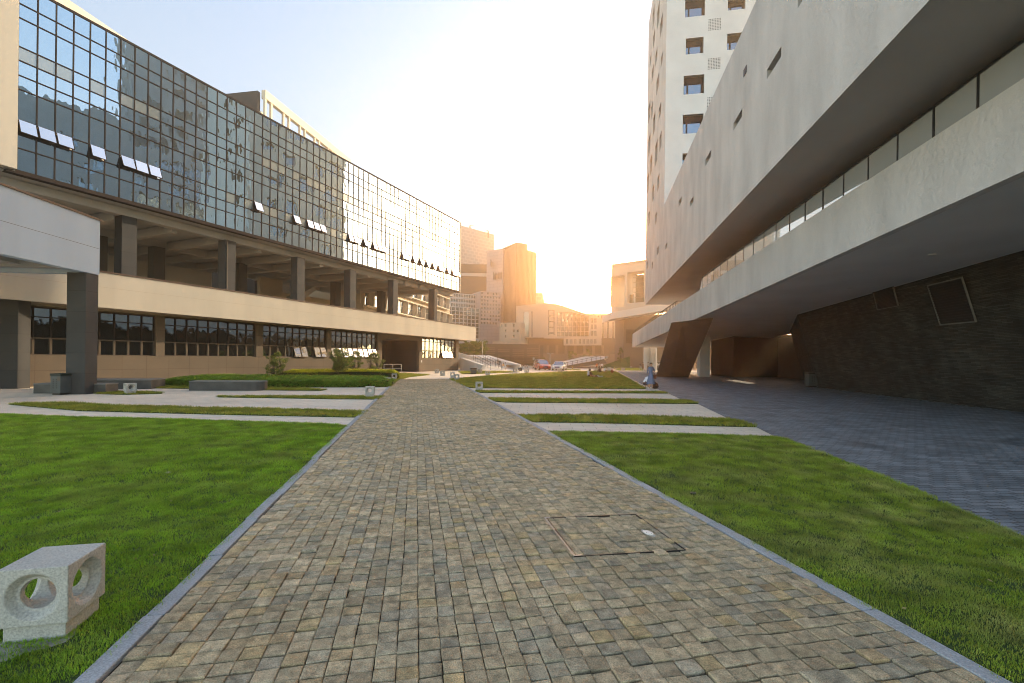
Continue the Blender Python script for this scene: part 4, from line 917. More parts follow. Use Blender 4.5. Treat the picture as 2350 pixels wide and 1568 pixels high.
# tower side: from ts to te, whole height
tow = [(h[0]-ts, h[1]-ts, h[2]-ZB, h[3]-ZB) for h in side if h[0] > ts and h[3] < ZTOP]
b.wall(rp(ts, 0, ZB), RU, te-ts, ZTOP-ZB, tow, .4, RNN, 0, 1)
b.face([rp(te, 0, ZB), rp(te, -14, ZB), rp(te, -14, ZTOP), rp(te, 0, ZTOP)])
b.face([rp(TNEAR, 0, ZR), rp(ts, 0, ZR), rp(ts, -16, ZR), rp(TNEAR, -16, ZR)])
b.face([rp(TNEAR, 0, ZB), rp(TNEAR, 0, ZR), rp(TNEAR, -16, ZR), rp(TNEAR, -16, ZB)])
b.face([rp(ts, 0, ZTOP), rp(te, 0, ZTOP), rp(te, -14, ZTOP), rp(ts, -14, ZTOP)])
b.build('wall', [MT['rough'], MT['soffit']], tower)
for h in side:
    p = MB(); p.face([rp(h[0], -.4, h[2]), rp(h[1], -.4, h[2]), rp(h[1], -.4, h[3]), rp(h[0], -.4, h[3])]); p.build('slit_window', MT['winglass'], tower)
# the grille
g = rect((1407.5+697*.42947, 375*.42947), (1407.5+712*.42947, 385*.42947))
p = MB()
for k in range(9):
    z = g[2]+(g[3]-g[2])*k/9; p.obox(rp(g[0], .004, z), RU*(g[1]-g[0]), RNN*.02, ZZ*(g[3]-g[2])/9*.6)
p.build('vent_grille', MT['dark'], tower)
# tower front (towards the camera)
FB = rp(ts, 0, 0); FD = (FU.x, FU.y); FBx = (FB.x, FB.y)
def frect(tl, br):
    s0, p0 = hit(*tl, FBx, FD); s1, p1 = hit(*br, FBx, FD); return (s0, s1, p1.z, p0.z)
z2 = lambda x, y: (1468.8+x*.15612, y*.15612)
z3 = lambda x, y: (1456.6+x*.31224, 244.8+y*.31224)
fw = [frect(z2(662,0), z2(950,225)), frect(z2(672,570), z2(928,778)), frect(z2(640,1120), z2(938,1368)), frect(z3(353,62), z3(502,190)), frect(z3(350,345), z3(440,430)),
      frect(z2(1290,5), z2(1545,127)), frect(z2(1280,500), z2(1545,710))]
fw[0] = (fw[0][0], fw[0][1], fw[0][2], fw[0][2]+1.72)
dzf = fw[1][2]-fw[2][2]
for c in (1, 5):      # further storeys, seen in the mirror glass and from the side
    for k in (1, 2, 3):
        a = fw[0 if c == 1 else 5]; q = (a[0], a[1], a[2]+dzf*k, a[2]+dzf*k+1.8)
        if q[3] < ZTOP-1: fw.append(q)
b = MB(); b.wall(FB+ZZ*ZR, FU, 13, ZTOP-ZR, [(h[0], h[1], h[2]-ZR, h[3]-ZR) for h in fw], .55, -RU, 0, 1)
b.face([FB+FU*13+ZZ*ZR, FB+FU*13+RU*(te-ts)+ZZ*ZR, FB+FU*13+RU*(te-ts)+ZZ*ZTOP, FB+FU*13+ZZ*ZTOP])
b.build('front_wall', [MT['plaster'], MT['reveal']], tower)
for h in fw:
    p = MB(); o = FB+RU*.5
    p.face([o+FU*h[0]+ZZ*h[2], o+FU*h[1]+ZZ*h[2], o+FU*h[1]+ZZ*h[3], o+FU*h[0]+ZZ*h[3]]); w = p.build('window', MT['winglass'], tower)
    f = MB(); W, H = h[1]-h[0], h[3]-h[2]; o = FB+RU*.4
    f.obox(o+FU*h[0]+ZZ*(h[3]-H*.33), FU*W, RU*.08, ZZ*H*.33); f.obox(o+FU*h[0]+ZZ*h[2], FU*W*.05, RU*.08, ZZ*H); f.obox(o+FU*(h[1]-W*.10)+ZZ*h[2], FU*W*.1, RU*.08, ZZ*H)
    f.obox(o+FU*(h[0]+W*.2)+ZZ*h[2], FU*W*.06, RU*.08, ZZ*H*.67); f.build('frame', MT['mull'], w)
for tl, br in ((z2(1005,275), z2(1197,432)), (z2(995,855), z2(1187,1008)), (z2(988,1425), z2(1180,1580))):
    h = frect(tl, br); p = MB()
    for i in range(8):
        for j in range(8):
            p.obox(FB-RU*.004+FU*(h[0]+(h[1]-h[0])*i/8)+ZZ*(h[2]+(h[3]-h[2])*j/8), FU*(h[1]-h[0])/8*.55, RU*.002, ZZ*(h[3]-h[2])/8*.55)
    p.build('pierced_vent', MT['dark'], tower)
b = MB(); b.slab([rp(TNEAR, -.01, ZB+.02), rp(te-.01, -.01, ZB+.02), rp(te-.01, -16, ZB+.02), rp(TNEAR, -16, ZB+.02)], (0, 0, .2)); b.build('soffit', MT['soffit2'] if 'soffit2' in MT else MT['soffit'], tower)
b = MB()
for tq, oq in ((14, -3.0), (24, -3.2), (34, -3.0), (20, -7), (30, -7)): b.tube(rp(tq, oq, ZB-.012), rp(tq, oq, ZB+.02), .13, n=14)
b.build('downlight', MT['white'], tower)
b = MB()
for k in range(26):
    t = TNEAR+4+k*1.6
    if t < ts-.4: b.tube(rp(t, -.3, ZR), rp(t, -.25, ZR+.5), .012, n=5)
b.tube(rp(TNEAR+4, -.25, ZR+.5), rp(ts-.4, -.25, ZR+.5), .012, n=5)
b.build('lightning_wire', MT['dark'], tower)

# ------------------------------------------------------------------ raised ramp under the overhang
AR = Vector((10.3, 9.2, 0)); BR = Vector((17.8, 67.4, 0)); DR = (BR-AR).normalized(); NR = Vector((DR.y, -DR.x, 0))   # NR points inwards (right)
def fp(Y): return AR + DR*((Y-9.2)/DR.y)
zbot = lambda Y: 5.65-.0369*(Y-9.2)
ztop = lambda Y: 7.55-.0359*(Y-9.2)
YN, YF = -7.0, 67.4
ramp = thing('walkway_ramp', 'long white parapet walkway sloping away under the overhanging block', 'walkway', fp(30))
b = MB()
def rstrip(b, Y0, Y1, i0, i1, z0, z1, mi=0):
    p0, p1 = fp(Y0), fp(Y1)
    b.hexa([p0+NR*i0+ZZ*z0(Y0), p1+NR*i0+ZZ*z0(Y1), p1+NR*i1+ZZ*z0(Y1), p0+NR*i1+ZZ*z0(Y0), p0+NR*i0+ZZ*z1(Y0), p1+NR*i0+ZZ*z1(Y1), p1+NR*i1+ZZ*z1(Y1), p0+NR*i1+ZZ*z1(Y0)], mi)
rstrip(b, YN, YF, 0, .25, zbot, ztop)
p1 = fp(YF); b.hexa([p1-DR*.25+NR*.255+ZZ*zbot(YF), p1+NR*.255+ZZ*zbot(YF), p1+NR*11+ZZ*zbot(YF), p1-DR*.25+NR*11+ZZ*zbot(YF), p1-DR*.25+NR*.255+ZZ*ztop(YF), p1+NR*.255+ZZ*ztop(YF), p1+NR*11+ZZ*ztop(YF), p1-DR*.25+NR*11+ZZ*ztop(YF)])
b.build('parapet', MT['rough'], ramp)
b = MB(); rstrip(b, YN, YF-.3, .26, 12, lambda Y: zbot(Y)+.06, lambda Y: zbot(Y)+.5); b.build('soffit', MT['plaster'], ramp)
b = MB()
for Yq, iq in ((16, 3.2), (22, 4.0), (30, 3.5)): b.tube(fp(Yq)+NR*iq+ZZ*(zbot(Yq)+.045), fp(Yq)+NR*iq+ZZ*(zbot(Yq)+.09), .12, n=12)
b.build('downlight', MT['white'], ramp)
zrail = lambda Y: 8.41-.0359*(Y-9.2)
bal = thing('glass_balustrade', 'clear glass balustrade with dark posts along the near part of the white walkway parapet', 'railing', fp(20)+ZZ*ztop(20))
Yp = [10.43+1.28*k for k in range(-12, 18)]
for k, Y in enumerate(Yp):
    p = fp(Y)+NR*.12; b = MB(); b.obox(p+ZZ*ztop(Y)-DR*.025, DR*.05, NR*.04, ZZ*(zrail(Y)-ztop(Y))); b.build('post', MT['dark'], bal)
    if k+1 < len(Yp):
        Y2 = Yp[k+1]; q = fp(Y2)+NR*.13; p = fp(Y)+NR*.13; e = rng.gauss(0, .004)
        b = MB(); b.slab([p+DR*.04+NR*e+ZZ*ztop(Y), q-DR*.04-NR*e+ZZ*ztop(Y2), q-DR*.04-NR*e+ZZ*(zrail(Y2)-.03), p+DR*.04+NR*e+ZZ*(zrail(Y)-.03)], NR*.014); b.build('glass_panel', MT['clear'], bal)
b = MB(); rstrip(b, Yp[0], Yp[-1], .09, .15, lambda Y: zrail(Y)-.03, lambda Y: zrail(Y)+.02); b.build('handrail', MT['dark'], bal)
b = MB(); Y = Yp[-1]; p = fp(Y)+NR*.26
b.slab([p+DR*.1+ZZ*ztop(Y), p+DR*1.3+ZZ*ztop(Y+1.3), p+DR*.55+ZZ*(zrail(Y)+.02), p+DR*.1+ZZ*(zrail(Y)+.05)], NR*.3); b.build('end_pier', MT['plaster'], ramp)
rl = thing('post_railing', 'low railing of closely set thin posts at the far end of the white walkway', 'railing', fp(52)+ZZ*ztop(52))
b = MB(); Yq = [39.8+.62*k for k in range(42)]
for Y in Yq:
    if Y > 66.5: break
    b.tube(fp(Y)+NR*.12+ZZ*ztop(Y), fp(Y)+NR*.12+ZZ*(ztop(Y)+.42), .03, n=5)
b.build('baluster_row', MT['wood'], rl)
b = MB(); rstrip(b, 39.8, 66, .08, .16, lambda Y: ztop(Y)+.40, lambda Y: ztop(Y)+.46); p = fp(39.8); b.obox(p+NR*.1+ZZ*(ztop(39.8)+.4), NR*3, DR*.06, ZZ*.06); b.build('handrail', MT['wood'], rl)
# raking strut
MT['brown'] = M('brown_stone', (.085,.07,.06), .8, .15, 1.5, .004, 30)
st = MB(); bl, br_ = G(1538, 866), G(1580, 866.5)
top = []
for x, y in ((1566, 741), (1637, 733)):
    rx, rz = ray(x, y); lo = 10.
    for _ in range(60):
        Z = EYE+rz*lo; lo += .04*(zbot(lo)+.12-Z)/max(.02, rz+.037)
    top.append(Vector((rx*lo, lo, EYE+rz*lo+.1)))
w = Vector((-.45, 1.1, 0))
tw = Vector((-.45, 1.2, 0))
st.hexa([bl, br_, br_+w, bl+w+Vector((-.5, .4, 0)), top[0], top[1], top[1]+tw, top[0]+tw])
st.build('raking_strut', MT['brown'], ramp, bevel=.02)
for lab, x0, x1, yb, rnd in (('c', 1477.5, 1489, 851.6, 1), ('c', 1492, 1504.7, 851.9, 1), ('c', 1606, 1628.5, 865, 0), ('c', 1670, 1677.5, 856, 0), ('c', 1541.5, 1547, 848, 0)):
    p, q = G(x0, yb), G(x1, yb); W = (q-p).length; c = MB()
    z = max(zbot(min(p.y, YF))+.1, 3.3)
    if rnd: c.tube(p+(q-p)/2, p+(q-p)/2+ZZ*z, W/2, n=24)
    else: c.obox(p, q-p, Vector((.15, W*.9, 0)), ZZ*z)
    o = c.build('column', MT['plaster'], ramp, smooth=False)
# dark leaning stone wall and the wall behind it
MT['slatewall'] = Mbrick('stacked_slate', (.025,.025,.023), (.080,.078,.068), (.006,.006,.006), .42, .055, .006, u=(.12,-.99), bump=.02, var=.35, scale=1.3, fine=.25, streak=.25)
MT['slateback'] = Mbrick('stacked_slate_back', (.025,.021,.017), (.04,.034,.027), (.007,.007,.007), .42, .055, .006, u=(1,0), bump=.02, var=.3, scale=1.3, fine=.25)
MT['vframe'] = M('pale_vent_surround', (.16,.16,.15), .9, .15, 3)
lw = thing('leaning_stone_wall', 'dark stacked slate wall leaning outwards beneath the walkway at the right edge', 'wall', (18.5, 20, 0))
A0, A1 = G(1881, 889.5), G(1844, 873.5); B0 = G(2350, 947); dirn = (B0-A0).normalized()
C0 = A0+dirn*24
L_ = Vector((-1.62, 0, 0))
def wtop(p, lean):
    q = p+lean; q.z = zbot(q.y)+.2; return q
T0_, T1_, TC_ = wtop(A0, L_), wtop(A1, L_*.95+Vector((0, -.3, 0))), wtop(C0, L_)
b = MB(); n_ = 14
for i in range(n_):
    a, c = A0.lerp(C0, i/n_), A0.lerp(C0, (i+1)/n_); at_, ct_ = T0_.lerp(TC_, i/n_), T0_.lerp(TC_, (i+1)/n_)
    b.face([a, at_, ct_, c])
b.face([A1, T1_, T0_, A0])
b.face([A1+Vector((6, 1, 0)), wtop(A1+Vector((6, 1, 0)), Vector((0, 0, 0))), T1_, A1])
b.build('stone_face', MT['slatewall'], lw)
b = MB(); b.prism([(A1.x+.6, A1.y+.5), (A0.x+.8, A0.y), (C0.x+.8, C0.y), (C0.x+16, C0.y), (A1.x+16, A1.y+22), (A1.x+5, A1.y+22)], 0, 4.2); b.build('core', MT['brown'], lw)  # unseen block added behind the wall to stop sun leaking onto the floor
b = MB(); rstrip(b, -7, 60, 9.0, 9.3, lambda Y: zbot(Y)+.55, lambda Y: ZB-.02); b.build('inner_wall', MT['soffit'], ramp)
zl = lambda x, y: ((3000+x*840/2271)*.612, (920+y*840/2271)*.612)
nrm = (T0_-A0).cross(C0-A0).normalized()
if nrm.x > 0: nrm = -nrm
def on_wall(x, y):
    rx, rz = ray(*zl(x, y)); d = Vector((rx, 1, rz)); e = Vector((0, 0, EYE)); t = (A0-e).dot(nrm)/d.dot(nrm); return e+d*t
for q in (((745,450),(940,398),(998,610),(797,648)), ((1310,412),(1645,332),(1785,765),(1435,798))):
    c = [on_wall(*k) for k in q]; b = MB(); b.slab([k+nrm*.01 for k in c], nrm*.02)
    v = b.build('louvre_vent', MT['black'], lw)
    b = MB(); nn = 16
    for k in range(nn):
        s0, s1 = (k+.15)/nn, (k+.6)/nn
        b.hexa([c[0].lerp(c[3], s0)+nrm*.035, c[1].lerp(c[2], s0)+nrm*.035, c[1].lerp(c[2], s0)+nrm*.05, c[0].lerp(c[3], s0)+nrm*.05, c[0].lerp(c[3], s1)+nrm*.045, c[1].lerp(c[2], s1)+nrm*.045, c[1].lerp(c[2], s1)+nrm*.07, c[0].lerp(c[3], s1)+nrm*.07])
    b.build('louvre_blades', MT['black'], v)
    b = MB(); ctr = sum(c, Vector())/4
    for i in range(4):
        a, d = c[i], c[(i+1) % 4]; ao, do = a+(a-ctr)*.06, d+(d-ctr)*.06
        b.slab([a+nrm*.012, d+nrm*.012, do+nrm*.012, ao+nrm*.012], nrm*.05)
    b.build('frame', MT['vframe'], v)
rb = MB()
rs2 = random.Random(4)
for k in range(60):
    q = A0+dirn*rs2.uniform(0, 14)+Vector((-rs2.uniform(.05, .3), 0, .0)); s = rs2.uniform(.02, .06)
    rb.hexa([q+Vector((s*x*rs2.uniform(.7,1.2), s*y*rs2.uniform(.7,1.2), z*s*.8)) for x, y, z in ((-1,-1,0),(1,-1,0),(1,1,0),(-1,1,0),(-.7,-.7,1),(.7,-.7,1),(.7,.7,1),(-.7,.7,1))])
o = rb.build('rubble', MT['granited']); o['kind'] = 'stuff'; tag(o, 'thin line of dirt and stone chips along the foot of the leaning wall', 'rubble')
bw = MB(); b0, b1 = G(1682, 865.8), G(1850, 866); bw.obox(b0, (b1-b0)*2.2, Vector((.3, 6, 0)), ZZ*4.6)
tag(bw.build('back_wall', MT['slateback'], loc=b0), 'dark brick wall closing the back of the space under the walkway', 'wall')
# a neighbouring block out of the frame on the right: the mirror glass shows it
nb = thing('neighbour_building', 'pale office block seen only as a reflection in the mirror glass', 'building', (70, 20, 0))
hs = []
r9 = random.Random(3)
for fl in range(11):
    for k in range(26):
        if r9.random() < .28: hs.append((k*3.5+1, k*3.5+2.6, 3+fl*4.1, 5.1+fl*4.1))
b = MB(); b.wall((62, -32, 0), (0, 1, 0), 66, 48, [h for h in hs if h[1] < 66 and h[3] < 46], .4, (-1, 0, 0), 0, 1)
b.wall((62, 34, 0), (0, 1, 0), 24, 70, [(h[0] % 24, h[0] % 24+1.6, h[2]+q, h[3]+q) for h in hs if h[0] % 24 < 21 for q in (0, 20) if h[3]+q < 67], .4, (-1, 0, 0), 0, 1)
b.obox((66, -32, 0), (0, 90, 0), (12, 0, 0), (0, 0, 43)); b.obox((66, 34, 0), (0, 24, 0), (12, 0, 0), (0, 0, 70))
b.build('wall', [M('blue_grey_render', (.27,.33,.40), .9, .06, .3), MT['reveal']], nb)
b = MB(); b.face([(62.45, -32, 0), (62.45, 58, 0), (62.45, 58, 44), (62.45, -32, 44)]); b.build('glazing', MT['winglass'], nb)
# ------------------------------------------------------------------ far buildings
def fmat(name, c, rough=.9): return M(name, c, rough, .06, .2)
MT['f_glass'] = Mbrick('tower_curtain_wall', (.20,.22,.24), (.24,.26,.28), (.33,.34,.35), 1.9, 1.3, .2, u=(1,.2), bump=0, var=.05, rough=.35, spec=.5)
MT['f_brown'] = fmat('brown_cladding', (.16,.12,.095)); MT['f_pink'] = Mbrick('pale_panel_tower', (.42,.37,.37), (.44,.39,.39), (.36,.31,.32), 2.6, 1.05, .08, u=(1,0), bump=0, var=.04)
MT['f_fin'] = fmat('brown_fin', (.28,.20,.14)); MT['f_slot'] = fmat('tower_slot', (.11,.08,.06)); MT['f_white'] = fmat('white_frame', (.62,.60,.57)); MT['f_cream'] = fmat('cream_wall', (.50,.44,.36)); MT['f_dark'] = fmat('dark_slats', (.075,.055,.045)); MT['f_win'] = MT['farglass']
MT['f_ramp'] = fmat('pale_ramp_concrete', (.60,.58,.54)); MT['embank'] = M('grass_bank', (.10,.13,.03), .95, .2, .8)
X3 = Vector((1, 0, 0)); Y3 = Vector((0, 1, 0))
def quadbox(b, p0, p1, depth, z0, mi=0):
    """block under the top edge p0-p1 reaching down to z0 and back by depth"""
    d = Vector((-(p1-p0).y, (p1-p0).x, 0)).normalized()*depth
    a, c = Vector((p0.x, p0.y, z0)), Vector((p1.x, p1.y, z0))
    b.hexa([a, c, c+d, a+d, p0, p1, p1+d, p0+d], mi)
t = thing('glass_tower', 'tall hazy glass tower with two roof cranes directly beyond the mirror glass corner', 'tower', P(1095, 820, 185))
b = MB(); p0, p1 = P(1052, 516, 177), P(1134, 538.5, 189.5); quadbox(b, p0, p1, 20, 0); b.build('curtain_wall', MT['f_glass'], t)
for x, y, x2, y2 in ((1078, 523, 1087, 518), (1120, 535, 1110, 525)):
    c = MB(); q = P(x, y, 186); q2 = P(x2, y2, 186); c.tube(q+ZZ*-2, q+ZZ*1, .3, n=6); c.tube(q+ZZ*.7, q2, .18, .1, n=6); c.tube(q2, q2+ZZ*-.6, .12, n=5); c.build('roof_crane', MT['dark'], t)
t = thing('brown_slab_building', 'dark brown slab block with one pale band in front of the hazy glass tower', 'building', P(1086, 820, 160))
b = MB(); quadbox(b, P(1045, 606, 160), P(1117, 607, 161.5), 14, 0); b.build('wall', MT['f_brown'], t)
b = MB(); p0, p1 = P(1045, 626.5, 159.8), P(1117, 627.5, 161.3); quadbox(b, p0, p1, .2, p0.z-.9); b.build('pale_band', MT['f_white'], t)
b = MB()
for i in range(34):
    q = P(1046+i*2.1, 608, 159.8); b.obox(q-ZZ*2.3, X3*.09, -Y3*.15, ZZ*2.2)
b.build('roof_louvres', MT['f_fin'], t)
t = thing('pale_tower', 'slim pinkish panelled tower with four slit windows', 'tower', P(1135, 820, 152))
b = MB(); p0, p1 = P(1117, 576, 154), P(1154.5, 570.5, 150); quadbox(b, p0, p1, 7, 0); b.build('wall', MT['f_pink'], t)
for x, y, y1 in ((1125.5, 598, 611), (1132, 627, 642), (1137, 627, 642), (1144, 626.5, 641), (1149, 626, 641)):
    a, c = P(x, y1, 151.5), P(x+1.3, y, 151.5); w = MB(); w.box(a.x, 149.9, a.z, c.x, 153.5, c.z); w.build('slit_window', MT['f_slot'], t)
t = thing('finned_tower', 'tall brown tower of vertical fins with a lower rounded shoulder', 'tower', P(1190, 820, 146))
Yc = 144; k0, k1, k2 = P(1155, 575, Yc+7), P(1185.2, 556.5, Yc), P(1210, 561, Yc+2)
b = MB(); quadbox(b, k0, k1, 2.5, 0); quadbox(b, Vector((k1.x, k1.y, k1.z)), k2, 16, 0); b.build('core', MT['f_slot'], t)
b = MB(); s0, s1 = P(1209.5, 574, Yc+2), P(1230.9, 576.5, Yc+5); s1.z = s0.z-.2; quadbox(b, s0, s1, 12, 0); b.build('shoulder', MT['f_fin'], t)
b = MB()
for a, c, n in ((k0, k1, 11), (k1, k2, 9), (s0, s1, 7)):
    d = (c-a); nn = Vector((d.y, -d.x, 0)).normalized()
    for i in range(n):
        q = a.lerp(c, (i+.15)/n); b.obox(Vector((q.x, q.y, 0)), Vector((d.x, d.y, 0))/n*.55, nn*.22, ZZ*(q.z-.3))
b.build('fins', MT['f_fin'], t)
b = MB(); b.tube(Vector((k0.x+.4, k0.y+1.4, 0)), Vector((k0.x+.4, k0.y+1.4, k0.z-.7)), 1.8, n=20); b.build('rounded_corner', MT['f_fin'], t)
def grid_block(name, label, xl, xr, yt, yb, Y, cols, rows, mw, mp, wfrac=(.75, .6), depth=14, zbase=0, tilt=0, skip=0, seed=1):
    t = thing(name, label, 'building', P((xl+xr)/2, 820, Y)); a, c = P(xl, yt, Y), P(xr, yt, Y+tilt); zlo = P(xl, yb, Y).z
    L = math.hypot(c.x-a.x, c.y-a.y); u = Vector(((c.x-a.x)/L, (c.y-a.y)/L, 0)); n = Vector((u.y, -u.x, 0)); H = a.z-zlo; hs = []; r = random.Random(seed)
    for j in range(rows):
        for i in range(cols):
            if skip and r.random() < skip: continue
            cw, ch = L/cols, H/rows
            hs.append((cw*(i+.5-wfrac[0]/2), cw*(i+.5+wfrac[0]/2), ch*(j+.5-wfrac[1]/2), ch*(j+.5+wfrac[1]/2)))
    b = MB(); O = Vector((a.x, a.y, zlo)); b.wall(O, u, L, H, hs, .35, n)
    b.obox(Vector((a.x, a.y, zbase))-n*.4, u*L, -n*depth, ZZ*(a.z-zbase)); b.obox(Vector((a.x, a.y, zbase)), u*L, -n*.38, ZZ*max(.01, zlo-zbase-.01))
    b.build('wall', mw, t)
    if len(hs) <= 96:
        for h in hs:
            p = MB(); o = O-n*.3; p.face([o+u*h[0]+ZZ*h[2], o+u*h[1]+ZZ*h[2], o+u*h[1]+ZZ*h[3], o+u*h[0]+ZZ*h[3]]); p.obox(o+n*.04+u*((h[0]+h[1])/2-.06)+ZZ*h[2], u*.12, n*.1, ZZ*(h[3]-h[2])); p.build('window', mp, t)
    return t
grid_block('white_grid_building', 'white office wing with small square windows in rows above the gridded apartment block', 1028, 1103, 671, 704, 142, 13, 3, MT['f_white'], MT['f_win'], (.72, .62), 12, 20, 6)
grid_block('gridded_apartment_block', 'low glazed block with a bold white grid standing beyond the parapet corner', 1026, 1135, 703, 775, 138, 12, 8, MT['f_white'], MT['f_win'], (.86, .82), 12, 0, 8)
grid_block('balcony_tower', 'pinkish apartment tower of stacked balconies beside the brown finned tower', 1103, 1149, 668, 745, 143, 7, 9, MT['f_pink'], MT['f_win'], (.6, .55), 12, 0, 3, .12, 5)
t = thing('distant_block', 'small distant tapered block just right of the finned tower', 'building', P(1240, 820, 170)); b = MB()
a, c, d, e = P(1229, 672, 170), P(1244.5, 672.5, 170), P(1250, 700, 170), P(1229, 700, 170); b.slab([a, c, d, e], (0, 8, 0)); b.build('wall', MT['f_glass'], t)
# main cream building
t = thing('cream_campus_building', 'broad cream building with a sagging roofline and a glazed centre in the golden haze', 'building', P(1290, 820, 130)); Y = 130
z5 = lambda x, y: (1211.8+x*.10938, 661+y*.10938)
out = [(1184,778),(1184,703),(1248.5,695.3),(1276,698),(1300,705),(1327.7,714.6),(1372,728),(1380,731),(1380,794),(1293,792),(1293,777),(1248,775)]
pts = [P(x, y, Y) for x, y in out]
ww0, ww1 = P(1277.5, 772.5, Y), P(1351, 716.5, Y)
W = pts[-5].x-pts[0].x
b = MB(); b.slab([p+Y3*.6 for p in pts], (0, 14, 0)); b.build('core', MT['f_slot'], t)
# facade skin with openings, clipped under the roofline by strips
def topz(x):
    xs = [(1184,703),(1248.5,695.3),(1276,698),(1300,705),(1327.7,714.6),(1372,728),(1380,731)]
    for (xa, ya), (xb, yb) in zip(xs, xs[1:]):
        if xa <= x <= xb: return ya+(yb-ya)*(x-xa)/(xb-xa)
    return xs[-1][1]
hol = [(1277.5+9.2*i+.5, 1277.5+9.2*i+8.4, max(717+11.2*j, topz(1277.5+9.2*i+8)+5), 717+11.2*j+10.4) for i in range(8) for j in range(5)]
hol += [(1258,1260,712,769),(1270,1272,712,769)] + [(1260.2,1269.8,711.5,713)]+[(1260.2,1269.8,724+13*j,727+13*j) for j in range(4)]
hol += [(1201,1213.5,716,774),(1219,1220.3,715,773),(1221.3,1222.6,715,773)]
hol += [(x+dx, x+dx+1.6, 730+15*j, 741+15*j) for x in (1355.5, 1364) for dx in (0, 2.6) for j in range(3)]
hol += [(x+dx, x+dx+1.4, 778.5, 789) for x in (1299,1309,1318,1328,1337,1346,1355,1364) for dx in (0, 2.6)]
xs = sorted({1184, 1380, *[q for h in hol for q in h[:2]], *[x for x, _ in out if x > 1184]})
b = MB()
for xa, xb in zip(xs, xs[1:]):
    xm = (xa+xb)/2; hh = sorted([(h[2], h[3]) for h in hol if h[0] < xm < h[1]]); bot = 775 if xm < 1248 else 777 if xm < 1293 else 793
    cur = None; segs = []; y = None
    ys = [q for h in hh for q in h] + [bot]; ya = None
    k = 0; prev = None
    for i, yy in enumerate(ys):
        if i % 2 == 0:
            if prev is None: b.face([P(xa, yy, Y), P(xb, yy, Y), P(xb, topz(xb), Y), P(xa, topz(xa), Y)])
            else: b.face([P(xa, yy, Y), P(xb, yy, Y), P(xb, prev, Y), P(xa, prev, Y)])
        else: prev = yy
b.build('facade', MT['f_cream'], t)
for h in hol:
    p = MB(); a, c = P(h[0], h[3], Y+.45), P(h[1], h[2], Y+.45); p.box(a.x, Y+.4, a.z, c.x, Y+.55, c.z); p.build('window', MT['f_win'], t)
for x, y in ((1281,719.5),(1300,722),(1310,722.5),(1318,722.5),(1290,733),(1300,735),(1318.5,736.5),(1337.5,738),(1347,738)):
    p = MB(); a, c = P(x, y+4, Y+.2), P(x+3.2, y, Y+.2); p.box(a.x, Y+.15, a.z, c.x, Y+.3, c.z); p.build('open_sash', MT['vane'], t)
b = MB()
for i in range(9): a = P(1212+i*21, 812, Y+1); b.box(a.x, Y+1, 0, a.x+.7, Y+1.8, a.z+2.4)
b.build('colonnade', MT['f_fin'], t)
b = MB(); a, c = P(1184, 778, Y), P(1432, 778, Y); b.box(a.x, Y+3, 0, c.x, Y+9, P(1300, 774, Y).z); b.build('base', MT['f_brown'], t)
b = MB(); a, c = P(1184, 815, Y-4), P(1432, 815, Y-4); b.box(a.x, Y-4, 0, c.x, Y-3, P(1300, 812, Y-4).z); b.build('terrace_wall', MT['f_fin'], t)
grid_block('annex_building', 'low cream annexe with a rising roofline left of the broad cream building', 1146, 1193, 741, 778, 128, 5, 3, MT['f_cream'], MT['f_win'], (.4, .5), 9, 0, -2, .4, 8)
t = grid_block('slit_window_building', 'cream building with tall slit windows right of the broad cream building', 1378, 1436, 733, 794, 136, 5, 1, MT['f_cream'], MT['f_win'], (.32, .8), 10, 0, 0)
grid_block('ridge_building', 'far pale block with a row of bright windows behind the golden slope', 1330, 1440, 720, 736, 160, 14, 1, MT['f_cream'], MT['f_win'], (.5, .5), 10, 0, 0)
t = thing('dark_podium', 'long low dark slatted podium behind the stairs', 'building', P(1150, 835, 108)); b = MB()
a, c = P(1040, 788, 108), P(1236, 788, 108); b.box(a.x, 108, 0, c.x, 118, a.z)
for i in range(7): q = P(1040+i*33, 788, 107.9); b.box(q.x, 107.7, 0, q.x+.9, 108, a.z-.2)
b.build('wall', MT['f_brown'], t)
b = MB()
for j in range(9):
    z = a.z-1.1-j*.42
    for i in range(6):
        if rng.random() < .15: continue
        q = P(1044+i*33, 800, 107.8); q2 = P(1070+i*33, 800, 107.8); b.box(q.x, 107.6, z, q2.x, 107.9, z+.2)
b.build('slats', MT['f_fin'], t)
b = MB()
for i in range(95): q = P(1042+i*2.05, 800, 107.5); b.box(q.x, 107.5, .3, q.x+.1, 107.7, 1.9)
b.build('fence_bars', MT['f_dark'], t)
b = MB(); a, c = P(1131, 783.5, 110), P(1160, 783.5, 110); b.box(a.x, 110, a.z-1, c.x, 113, a.z); a, c = P(1169, 779, 112), P(1190, 779, 112); b.box(a.x, 112, a.z-2, c.x, 115, a.z); b.build('roof_hut', MT['f_cream'], t)
